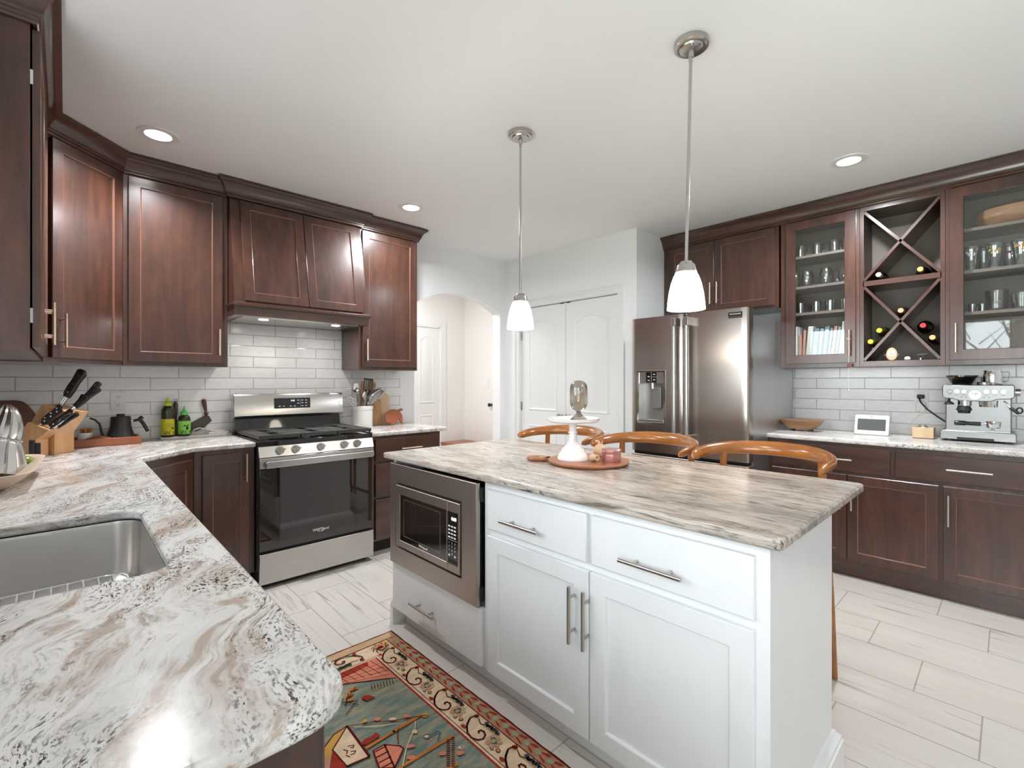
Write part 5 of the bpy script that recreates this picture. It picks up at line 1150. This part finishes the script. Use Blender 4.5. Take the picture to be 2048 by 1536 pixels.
def flut(r, z, c, A, n=72, k=18, d=.05): return [c + A @ Vector((r * (1 + d * cos(k * 2 * pi * j / n)) * cos(2 * pi * j / n), r * (1 + d * cos(k * 2 * pi * j / n)) * sin(2 * pi * j / n), z)) for j in range(n)]
A3 = Matrix.Rotation(radians(16), 3, 'Y') @ Matrix.Rotation(radians(-6), 3, 'X')
pc = Vector((-.238, 2.64, ZCN + .040))
m = M(); m.loops([flut(r, z, pc, A3, d=dd) for r, z, dd in ((.118, .0, .02), (.128, .008, .045), (.120, .035, .055), (.098, .085, .055), (.086, .118, .05), (.083, .128, .02), (.0835, .132, .02))], True, True); pt = m.build('fluted_cover', 'polished_pewter' if 'polished_pewter' in MATS else plain('polished_pewter', (.62, .61, .60), .2, 1).name); tag(pt, 'fluted polished metal cover resting tilted in the pale wooden bowl', 'metal cover')
m = M(); m.loops([flut(r, z, pc, A3, d=dd) for r, z, dd in ((.081, .133, .02), (.078, .150, .05), (.066, .190, .05), (.050, .225, .05), (.034, .25, .04), (.012, .262, .02))], True, True); m.build('upper_tier', 'polished_pewter', pt)
m = M(); m.tube([pc + A3 @ Vector((.081 * cos(q), .081 * sin(q), .1325)) for q in [2 * pi * i / 40 for i in range(40)]], .002, 6, closed=True); m.build('tier_seam', 'black_matte', pt)
plain('lime_skin', (.20, .26, .03), .35, var=.3)
m = M(); m.lathe([(.0, -.032), (.012, -.029), (.026, -.016), (.030, 0), (.026, .016), (.012, .029), (.004, .034), (.0, .034)], (-.118, 2.735, ZCN + .0455), 24, Matrix.Rotation(radians(80), 3, 'Y')); o = m.build('lime', 'lime_skin'); tag(o, 'green lime under the metal cover in the pale bowl', 'lime')
m = M(); m.box(-.125, -.105, 3.16, 3.19, ZCN, ZCN + .10); m.box(-.105, -.085, 3.165, 3.185, ZCN + .02, ZCN + .085); o = m.build('plug_adapter', 'black_matte', bevel=.003); tag(o, 'black charger block standing behind the metal cover', 'charger')
# --- right of the stove
cx_, cy_ = 1.792, 3.70; z = ZCN
m = M(); m.lathe([(.0, z), (.078, z), (.081, z + .004), (.081, z + .142), (.0845, z + .146), (.0845, z + .172), (.082, z + .175), (.077, z + .172), (.076, z + .012), (.0, z + .010)], (cx_, cy_, 0), 44, cap=False); o = m.build('utensil_crock', 'white_ceramic'); tag(o, 'white ceramic crock full of cooking utensils right of the stove', 'crock')
zr = z + .172
UT = 'utensils in the white crock'
def utensil(name, lab, cat='utensil'): return thing(name, lab, cat, (cx_, cy_, z + .02), UT)
def stick(tg, name, foot, tip, r, mat, n=10):
    m = M(); m.tube([foot, Vector(foot).lerp(Vector(tip), .5), tip], r if isinstance(r, (list, tuple)) else [r] * 3, n); return m.build(name, mat, tg)
u = utensil('slotted_turner', 'black slotted turner standing highest in the white crock')
b0, b1 = Vector((1.775, 3.68, 1.08)), Vector((1.815, 3.655, 1.22)); stick(u, 'handle', (1.77, 3.70, z + .02), b1, .006, 'brushed_nickel')
m = M(); X_ = Vector((.95, -.30, -.12)).normalized(); Y_ = Vector((.06, -.05, 1)).normalized()
def bp_(a, b, c): 
    p = b1 + X_ * a + Y_ * b + X_.cross(Y_) * c; return tuple(p)
m.prism([(-.010, -.03), (.010, -.03), (.034, .005), (-.034, .005)], -.001, .001, bp_)
for i in range(5): a = -.034 + .0155 * i; m.box(a, a + .006, .005, .085, -.001, .001, bp_)
m.box(-.036, .036, .083, .097, -.001, .001, bp_); m.build('blade', 'black_matte', u)
for lab, foot, tip, w in (('narrow wooden spatula left of the black turner in the crock', (1.78, 3.71, z + .02), (1.778, 3.675, 1.295), .016), ('wooden spatula right of the black turner in the crock', (1.80, 3.71, z + .02), (1.868, 3.69, 1.305), .021)):
    u = utensil('wooden_spatula', lab); f, q = Vector(foot), Vector(tip); m = M(); m.tube([f, f.lerp(q, .55), f.lerp(q, .68), f.lerp(q, .85), q], [.006, .0065, w * .8, w, w * .75], 12, flat=.3, up=(.95, -.3, 0)); m.build('paddle', 'teak_board', u)
u = utensil('silicone_spatula', 'white spatula leaning left in the crock'); f, q = Vector((1.80, 3.72, z + .02)), Vector((1.742, 3.715, 1.275)); m = M(); m.tube([f.lerp(q, .72), f.lerp(q, .8), f.lerp(q, .95), q], [.010, .024, .024, .016], 12, flat=.3, up=(.95, -.3, 0)); m.build('blade', 'white_plastic', u); stick(u, 'handle', f, f.lerp(q, .74), .005, 'brushed_nickel')
u = utensil('ladle', 'steel ladle with a round bowl leaning left in the crock'); stick(u, 'handle', (1.80, 3.69, z + .02), (1.715, 3.665, 1.205), .0042, 'chrome'); m = M(); m.lathe([(.0, -.022), (.016, -.018), (.025, -.006), (.0275, .006), (.026, .006), (.015, -.014), (.0, -.018)], (1.708, 3.655, 1.222), 24, Matrix.Rotation(radians(50), 3, 'X'), cap=False); m.build('ladle_bowl', 'chrome', u)
u = utensil('balloon_whisk', 'steel whisk leaning furthest left in the crock'); stick(u, 'handle', (1.79, 3.70, z + .02), (1.70, 3.66, 1.14), .0055, 'chrome')
f, q = Vector((1.735, 3.675, 1.095)), Vector((1.640, 3.64, 1.165)); ax_ = (q - f); L = ax_.length; ax_.normalize(); s1 = ax_.cross(Vector((0, 1, 0))).normalized(); s2 = ax_.cross(s1)
for j in range(5):
    a = pi * j / 5; v = s1 * cos(a) + s2 * sin(a); m = M(); m.tube([f + ax_ * (L * (1 - cos(w)) / 2 if w <= pi else 0) + v * (.024 * sin(w) * (1 if True else 1)) for w in [pi * i / 10 for i in range(11)]] + [f + ax_ * (L * (1 - cos(w)) / 2) - v * (.024 * sin(w)) for w in [pi - pi * i / 10 for i in range(1, 11)]], .0011, 6); m.build('wire', 'chrome', u)
u = utensil('serving_spoon', 'steel serving spoon standing in the front of the crock'); stick(u, 'handle', (1.80, 3.68, z + .02), (1.785, 3.65, 1.14), .005, 'brushed_nickel'); m = M(); m.loops([[(1.785 + w_ * cos(q), 3.648 + .006 * sin(q) - .006, zz) for q in [2 * pi * i / 14 for i in range(14)]] for zz, w_ in ((1.128, .006), (1.145, .018), (1.170, .024), (1.195, .020), (1.208, .008))]); m.build('spoon_bowl', 'brushed_nickel', u)
u = utensil('steel_tongs', 'dark tongs between the ladle and spatula in the crock')
for dx in (-.006, .006): stick(u, 'arm', (1.79 + dx, 3.72, z + .02), (1.745 + dx * 2.5, 3.69, 1.225), [.004, .005, .006], 'brushed_nickel')
u = utensil('mesh_strainer', 'round steel mesh strainer tilted over the right rim of the crock', 'strainer')
plain('fine_mesh', (.40, .40, .41), .4, .8)
sc0 = Vector((1.888, 3.655, 1.165)); nx = Vector((.42, -.62, -.66)).normalized(); e1 = Vector((.80, -.02, .42)); e1 = (e1 - nx * e1.dot(nx)).normalized(); e2 = nx.cross(e1); RR = .083
m = M(); m.tube([sc0 + (e1 * cos(q) + e2 * sin(q)) * RR for q in [2 * pi * i / 44 for i in range(44)]], .0042, 8, closed=True); m.build('rim', 'chrome', u)
m = M(); m.loops([[sc0 + (e1 * cos(q) + e2 * sin(q)) * (RR * cos(w)) - nx * (.045 * sin(w)) for q in [2 * pi * i / 40 for i in range(40)]] for w in (0, .3, .6, .9, 1.2, 1.5)], False, True); m.build('mesh_bowl', 'fine_mesh', u)
stick(u, 'handle', (1.81, 3.70, z + .02), tuple(sc0 - e1 * RR), .005, 'chrome')
# leaning boards
def lean(name, poly, y0, th, tilt, mat, lab, cat='cutting board', bev=.003):
    m = M(); m.prism(poly, 0, th, lambda a, b, c: (a, y0 - c + (b - ZCN) * tilt, b)); o = m.build(name, mat, bevel=bev); return tag(o, lab, cat)
hp_ = [(1.925 + .03 * cos(q), 1.262 + .03 * sin(q)) for q in [radians(-55 + 290 * i / 14) for i in range(15)]]
P = [(1.985, ZCN), (1.985, 1.130), (1.980, 1.150), (1.962, 1.165), (1.945, 1.178), (1.940, 1.20)] + hp_ + [(1.910, 1.20), (1.905, 1.178), (1.888, 1.165), (1.868, 1.150), (1.862, 1.130), (1.862, ZCN)]
o = lean('cutting_board', P, 3.735, .016, .17, 'teak_board', 'striped wood cutting board with a round handle leaning behind the crock')
m = M(); m.cyl((1.925, 3.7185 + .059, 1.262), (1.925, 3.7245 + .059, 1.262), .010, n=18); m.build('handle_hole', 'dark_handle', o)
o = lean('cutting_board', [(1.985, ZCN), (2.085, ZCN), (2.085, 1.155), (2.075, 1.175), (2.05, 1.185), (1.99, 1.185), (1.97, 1.165), (1.97, ZCN)], 3.765, .014, .13, 'pale_board', 'pale wood cutting board leaning behind the striped one on the tiles')
pig = [(.012, -.052), (.030, -.062), (.052, -.066), (.078, -.058), (.096, -.035), (.104, -.012), (.118, -.045), (.134, -.070), (.140, -.045), (.142, -.010), (.138, .018), (.128, .034), (.120, .044), (.134, .050), (.148, .050), (.150, .066), (.140, .072), (.120, .066), (.098, .058), (.075, .066), (.045, .066), (.015, .056), (-.012, .032), (-.024, .0), (-.020, -.030), (-.012, -.045)]
o = lean('animal_board', [(2.00 + a, ZCN + .0702 + b) for a, b in pig], 3.66, .015, .16, 'red_board', 'small reddish animal-shaped wood board leaning at the end of the stove counter')

# --- coffee bar counter
zb2 = .9152
t = thing('dough_bowl', 'small dark wood trough bowl on ball feet beside the refrigerator', 'bowl', (4.08, 1.10, zb2))
m = trough(4.085, 1.098, .085, .138, zb2 + .016, .068, .012, radians(2), .58, .22); m.build('bowl_body', 'acacia', t, ang=50)
for dx in (-.035, .035):
    for dy in (-.06, .06): m = M(); m.lathe([(.001, 0), (.007, .003), (.009, .009), (.007, .015), (.003, .020)], (4.085 + dx, 1.098 + dy, zb2), 14); m.build('ball_foot', 'old_iron', t)
t = thing('smart_display', 'white tabletop smart display with a dark screen on the coffee bar', 'smart display', (4.14, .675, zb2))
tl = .30
def FT(a, b, c): return (4.10 + b * tl - c, .675 + a, zb2 + .004 + b * .955 + c * tl)
m = M(); m.prism(rrect(-.098, .098, 0, .142, .012, 5), -.012, .0, FT); bz = m.build('housing', 'white_plastic', t, bevel=.003)
m = M(); m.prism(rrect(-.080, .080, .030, .112, .003, 2), .0, .001, FT); m.build('screen', 'screen', t)
m = M(); m.cyl(FT(0, .128, 0), FT(0, .128, .001), .003, n=10); m.build('camera_dot', 'black_matte', t)
m = M(); m.loops([[(4.112, .675 + a * .07, zb2), (4.185, .675 + a * .07, zb2), (4.150, .675 + a * .07, zb2 + .10)] for a in (-1, 1)]); m.build('stand', 'white_plastic', t)
t = thing('wooden_charger', 'small wooden block with a steel puck on top between display and espresso machine', 'charging stand', (4.14, .40, zb2))
m = M(); m.box(4.10, 4.195, .345, .455, zb2 + .003, zb2 + .072); m.build('block', 'pale_board', t, bevel=.004); m = M(); m.box(4.104, 4.19, .35, .45, zb2, zb2 + .003); m.build('base_pad', 'black_matte', t)
m = M(); m.lathe([(.030, zb2 + .072), (.030, zb2 + .078), (.022, zb2 + .081), (.020, zb2 + .088), (.0, zb2 + .089)], (4.145, .405, 0), 28); m.build('puck', 'satin_nickel', t)
F4 = FXm(XR - .009)
ow = outlet(0, F4, .432, 1.166, 'white outlet plate on the coffee bar tiles with a black plug')
t = thing('power_cord', 'black power cord plugged in beside the espresso machine', 'power cord', (4.33, .43, 1.19))
m = M(); m.box(.412, .452, 1.172, 1.200, .0065, .030, F4); m.build('plug', 'black_matte', t, bevel=.006)
m = M(); m.tube([F4(.440, 1.18, .028), F4(.432, 1.15, .040), F4(.395, 1.10, .045), F4(.34, 1.05, .05), F4(.29, 1.01, .05), F4(.25, .98, .05)], .0048, 10); m.build('cable', 'black_matte', t)
t = thing('phone_charger', 'white charging brick with a thin white cable under the black plug', 'charger', (4.33, .43, 1.12))
m = M(); m.box(.408, .456, 1.085, 1.152, .006, .032, F4); m.build('brick', 'white_plastic', t, bevel=.004)
m = M(); m.tube([F4(.432, 1.086, .02), F4(.437, 1.055, .02), F4(.47, 1.02, .015), F4(.50, .985, .015), F4(.50, .955, .02), F4(.46, .935, .05), F4(.44, .93, .12), F4(.42, .935, .155)], .0016, 8); m.build('cable', 'white_plastic', t)
m = M(); m.box(4.14, 4.19, -.115, -.070, zb2, zb2 + .03); o = m.build('coaster_block', 'walnut', bevel=.003); tag(o, 'small dark wooden block at the frame edge right of the espresso machine', 'block')
# bead pull hanging from the handle
t = thing('bead_cord', 'thin cord with a red bead and small ball hanging from a glass cabinet handle', 'cord', (3.966, .775, 1.3))
hx2 = 3.962
m = M(); m.tube([(hx2, .775, 1.63), (hx2, .776, 1.45), (hx2, .775, 1.235)], .0011, 6); m.tube([(hx2 - .002, .785, 1.592), (hx2 - .004, .775, 1.580), (hx2 - .002, .765, 1.592)], .0016, 6); m.build('string', 'white_plastic', t)
m = M(); m.lathe([(.001, -.016), (.008, -.012), (.0085, .012), (.001, .016)], (hx2, .776, 1.405), 14); plain('bead_red', (.28, .05, .05), .3); m.build('bead', 'bead_red', t)
m = M(); m.lathe([(.001, -.005), (.0045, 0), (.001, .005)], (hx2, .775, 1.232), 12); m.build('end_ball', 'satin_nickel', t)
# ================================================================ INSIDE THE CABINETS
def glass_lathe(name, prof, x, y, z, lab, cat, grp, mat='tumbler_glass', n=28):
    m = M(); m.lathe([(r, z + h) for r, h in prof], (x, y, 0), n, cap=False); o = m.build(name, mat); return tag(o, lab, cat, grp)
def tumbler(r0, r1, h, w=.003): return [(.0, 0), (r0, 0), (r1, h), (r1 - w * .6, h), (r0 - w, .012), (.0, .010)]
def mug_ear(o, x, y, z, r, h, s=-1):
    m = M(); m.tube([(x - .01, y + s * r * .95, z + h * .8), (x - .02, y + s * (r + .022), z + h * .75), (x - .02, y + s * (r + .024), z + h * .35), (x - .01, y + s * r * .93, z + h * .25)], .0035, 8); m.build('handle', 'tumbler_glass', o)
rg = random.Random(11)
G1 = 'glass mugs on the upper shelf'
for i, (y, lab) in enumerate(((1.115, 'first glass mug from the refrigerator side on the upper shelf'), (1.005, 'second glass mug from the refrigerator side on the upper shelf'), (.895, 'third glass mug from the refrigerator side on the upper shelf'), (.818, 'glass mug half behind the door frame on the upper shelf'))):
    o = glass_lathe('glass_mug', tumbler(.034, .038, .09), 4.13, y, 2.2425, lab, 'glass', G1); mug_ear(o, 4.13, y, 2.2425, .037, .09)
G2 = 'stemless wine glasses on the middle shelf'
SW_ = [(.0, 0), (.026, 0), (.034, .008), (.046, .045), (.045, .075), (.034, .122), (.0325, .122), (.043, .075), (.044, .045), (.032, .011), (.0, .009)]
for y, x, lab in ((1.158, 4.14, 'stemless wine glass cut by the left door frame on the middle shelf'), (1.072, 4.12, 'stemless wine glass standing alone left of centre on the middle shelf'), (.948, 4.12, 'stemless wine glass in the centre of the middle shelf'), (.835, 4.14, 'stemless wine glass near the handle side on the middle shelf'), (.90, 4.25, 'stemless wine glass in the back row of the middle shelf')):
    glass_lathe('wine_glass', SW_, x, y, 2.0125, lab, 'wine glass', G2)
G3 = 'short glasses on the lower shelf'
for y, x, lab in ((1.115, 4.12, 'first short glass from the refrigerator side on the lower shelf'), (1.01, 4.12, 'second short glass in the front of the lower shelf'), (.92, 4.12, 'third short glass in the front of the lower shelf'), (.83, 4.13, 'short glass nearest the handle on the lower shelf'), (1.06, 4.24, 'short glass in the back row left on the lower shelf'), (.95, 4.24, 'short glass in the back row right on the lower shelf')):
    glass_lathe('short_glass', tumbler(.028, .033, .080), x, y, 1.8125, lab, 'glass', G3)
# books: spine colour, thickness, height, depth, lean
BK = [((.80, .80, .78), .034, .285, 'white book standing first at the left door frame'), ((.55, .20, .10), .022, .22, 'short rust-orange book near the left door frame'), ((.62, .30, .20), .020, .255, 'slim terracotta book second from the left end'), ((.84, .83, .80), .038, .280, 'thick white book leaning left of the blue books'),
      ((.20, .31, .35), .036, .262, 'slate blue book with script on the spine'), ((.34, .45, .48), .026, .258, 'pale blue book beside the script book'), ((.16, .25, .29), .034, .272, 'dark teal book with a round white emblem'), ((.22, .30, .33), .020, .258, 'thin grey-blue book beside the emblem book'),
      ((.70, .33, .20), .024, .268, 'coral book leaning among the blue ones'), ((.30, .42, .44), .020, .262, 'thin teal book beside the coral one'), ((.78, .76, .70), .044, .300, 'thick cream patterned book near the handle'), ((.80, .78, .74), .036, .302, 'tall cream patterned book next to the handle side')]
y = 1.158
for i, (c, th, h, lab) in enumerate(BK):
    pn_ = 'book_cover_%d' % i; plain(pn_, c, .5, var=.10 if i < 10 else .35); tilt = (0, .03, .05, .08, .095, .10, .105, .105, .11, .11, .11, .11)[i]
    d_ = .20 if i < 10 else .22; z = 1.4275
    T = lambda a, b, cc: (4.085 + cc, y - a + b * -tilt, z + b)
    t = thing('book', lab + ' on the bottom shelf', 'book', (4.1, y, z), 'books behind the glass door')
    m = M(); m.box(0, th, 0, h, 0, .004, T); m.box(0, .0025, 0, h, .0, d_, T); m.box(th - .0025, th, 0, h, .0, d_, T); m.build('cover', pn_, t, smooth=False)
    if 'book_pages' not in MATS: plain('book_pages', (.75, .71, .62), .8)
    m = M(); m.box(.003, th - .003, .003, h - .004, .004, d_ - .004, T); m.build('pages', 'book_pages', t, smooth=False)
    if i in (4, 6, 7):
        m = M()
        for k in range(7 if i != 4 else 5): b0 = h * (.12 + .085 * k); m.box(th * .35, th * .65, b0, b0 + h * .05, -.0006, 0, T)
        m.build('spine_marks', 'white_print', t, smooth=False)
    if i == 6: m = M(); m.cyl(T(th / 2, h * .88, -.0008), T(th / 2, h * .88, 0), .012, n=18); m.build('spine_emblem', 'book_pages', t)
    y -= th + .0012
# right-hand glass cabinet
m = M(); z = 2.2385; yb_, xb_ = -.075, 4.185
m.lathe([(.0, 0), (.10, .002), (.155, .020), (.185, .055), (.180, .090), (.172, .108), (.160, .106), (.168, .085), (.170, .055), (.14, .025), (.0, .012)], (xb_, yb_, z), 48, Matrix.Diagonal((.70, 1.25, 1)), cap=False); o = m.build('serving_bowl', 'bowl_wood'); tag(o, 'wide warm wood bowl on the top shelf behind the right glass door', 'bowl')
G4 = 'pint glasses behind the right glass door'
PG = [(.0, 0), (.030, 0), (.030, .05), (.036, .10), (.043, .135), (.043, .150), (.0405, .150), (.0405, .135), (.033, .10), (.027, .05), (.027, .012), (.0, .010)]
for y, x, lab, pr_ in ((.17, 4.11, 'pint glass with white print next to the left frame of the right glass door', 'white_print'), (.068, 4.10, 'pint glass with gold and red print second from the left frame', 'gold_print'), (-.04, 4.11, 'pint glass with an orange emblem at the frame edge', 'orange_print'), (.118, 4.23, 'plain pint glass in the back row behind the white printed one', None), (.005, 4.22, 'pint glass with a dark label in the back row', 'dark_print')):
    o = glass_lathe('pint_glass', PG, x, y, 1.9785, lab, 'glass', G4)
    if pr_:
        if pr_ not in MATS: plain(pr_, {'gold_print': (.62, .42, .10), 'orange_print': (.62, .25, .04), 'dark_print': (.16, .04, .06)}[pr_], .5)
        m = M(); q0 = math.atan2(-y, -x); rn2 = random.Random(int(y * 1000) + 99)
        for k in range(9):
            a = q0 + rn2.uniform(-.6, .6); hz_ = .103 + rn2.uniform(-.014, .014); w_ = rn2.uniform(.07, .16); rz = .0373 + (hz_ - .10) * .2 + .0012
            m.loops([[(x + rz * cos(a + s * w_), y + rz * sin(a + s * w_), 1.9785 + hz_ + dz) for s in (-1, 0, 1)] for dz in (-.005, .005)], False, False, False)
        m.build('printed_emblem', pr_, o, smooth=False)
for y, x, r, h, lab in ((.060, 4.12, .052, .118, 'large glass measuring jug on the lower shelf behind the right glass door'), (-.045, 4.13, .048, .095, 'smaller glass jug at the frame edge on the lower shelf')):
    o = glass_lathe('glass_jug', [(.0, 0), (r * .8, 0), (r * .86, .01), (r, h), (r * 1.05, h + .003), (r * .97, h), (r * .82, .012), (.0, .010)], x, y, 1.7225, lab, 'jug', None); mug_ear(o, x, y, 1.7225, r * .93, h)
for y, x, lab in ((.165, 4.12, 'small tumbler nearest the left frame on the lower shelf of the right cabinet'), (.122, 4.16, 'small tumbler between its twin and the large jug'), (.15, 4.24, 'small tumbler in the back row of the lower shelf of the right cabinet')):
    glass_lathe('small_tumbler', tumbler(.019, .023, .052), x, y, 1.7225, lab, 'glass', 'small tumblers behind the right glass door')
# wine bottles lying in the crossed racks, necks to the room
plain('dark_bottle', (.010, .012, .008), .08, coat=.5); plain('green_bottle', (.03, .04, .012), .08, coat=.5)
for c, q in (('foil_yellow', (.66, .56, .05)), ('foil_gold', (.66, .42, .16)), ('foil_red', (.52, .03, .05)), ('foil_white', (.70, .64, .56)), ('cork', (.60, .38, .20))): plain(c, q, .35, .2)
LABN = ('label_cream',); plain('label_cream', (.70, .66, .58), .6)
def wine(y, z, cap, body, lab, r=.037, dy=0, dz=0):
    t = thing('wine_bottle', lab, 'wine bottle', (4.2, y, z), 'wine bottles in the crossed rack')
    A = Matrix(((0, 0, 1), (0, 1, 0), (-1, 0, 0))); c = (4.335, y + dy, z + dz)
    m = M(); m.lathe([(r * x_, -h) for x_, h in ((.0, 0), (.93, .0), (1, .008), (1, .165), (.92, .185), (.62, .205), (.42, .222), (.39, .240))], c, 28, A, cap=False); m.build('bottle_body', body, t)
    m = M(); m.lathe([(q, -h) for q, h in ((.0148, .232), (.0152, .280), (.0165, .284), (.0165, .298), (.0150, .303), (.0, .303))], c, 24, A, cap=False); m.build('foil_cap', cap, t)
    m = M(); m.lathe([(r + .0005, -.03), (r + .0005, -.12)], c, 32, A, cap=False); m.build('label', 'label_cream', t)
wine(.622, 2.0215, 'foil_white', 'dark_bottle', 'wine bottle with a pale cap in the left bottom corner of the upper rack', .036)
wine(.405, 2.0215, 'foil_gold', 'dark_bottle', 'wine bottle with a gold cap near the right corner of the upper rack', .036)
wine(.504, 1.764, 'cork', 'dark_bottle', 'wine bottle resting in the centre of the lower cross')
wine(.618, 1.640, 'foil_yellow', 'green_bottle', 'wine bottle with a yellow cap, upper one in the left lower rack')
wine(.666, 1.566, 'foil_yellow', 'green_bottle', 'wine bottle with a yellow cap, lower one in the left lower rack', .034)
wine(.392, 1.655, 'foil_red', 'dark_bottle', 'large wine bottle with a red cap in the right lower rack', .043)
wine(.346, 1.574, 'foil_gold', 'dark_bottle', 'wine bottle with a gold cap below the red one in the right lower rack', .034)
# small things on the rack floor
FW = FXm(4.045); zf_ = 1.4315
t = thing('wooden_gauge', 'egg-shaped wooden gauge with a digital display on the rack floor', 'gauge', (4.05, .553, zf_))
m = M(); P = [(.553 + .030 * cos(q) * (1 - .10 * sin(q)), zf_ + .0445 + .044 * sin(q)) for q in [2 * pi * i / 36 for i in range(36)]]; m.prism(P, -.02, .0, FW); m.build('case', 'pale_board', t, bevel=.004)
m = M(); m.prism(rrect(.535, .571, zf_ + .032, zf_ + .064, .01, 4), .0, .0012, FW); m.build('dial_plate', 'white_plastic', t); m = M(); m.box(.540, .566, zf_ + .039, zf_ + .053, .0012, .0018, FW); m.build('display', 'screen', t)
for s in (-1, 1): m = M(); m.box(.553 + s * .034 - .006, .553 + s * .034 + .006, zf_ + .036, zf_ + .044, -.016, -.004, FW); m.build('side_knob', 'walnut', t)
m = M(); m.lathe([(.0, 0), (.012, .001), (.017, .008), (.016, .018), (.010, .025), (.0, .027)], (4.06, .472, zf_), 24); o = m.build('pebble_ornament', 'white_ceramic'); tag(o, 'small pale rounded ornament next to the wooden gauge', 'ornament')
t = thing('metal_corkscrew', 'small dark metal corkscrew at the right of the rack floor', 'corkscrew', (4.06, .395, zf_))
m = M(); m.cyl((4.06, .400, zf_ + .008), (4.05, .378, zf_ + .030), .006, n=10); m.tube([(4.05, .420, zf_ + .034), (4.05, .372, zf_ + .037)], .0035, 8); m.build('lever', 'old_iron', t); m = M(); m.lathe([(.0, 0), (.008, 0), (.009, .014), (.005, .018), (.0, .018)], (4.055, .405, zf_), 14); m.build('bell', 'chrome', t)
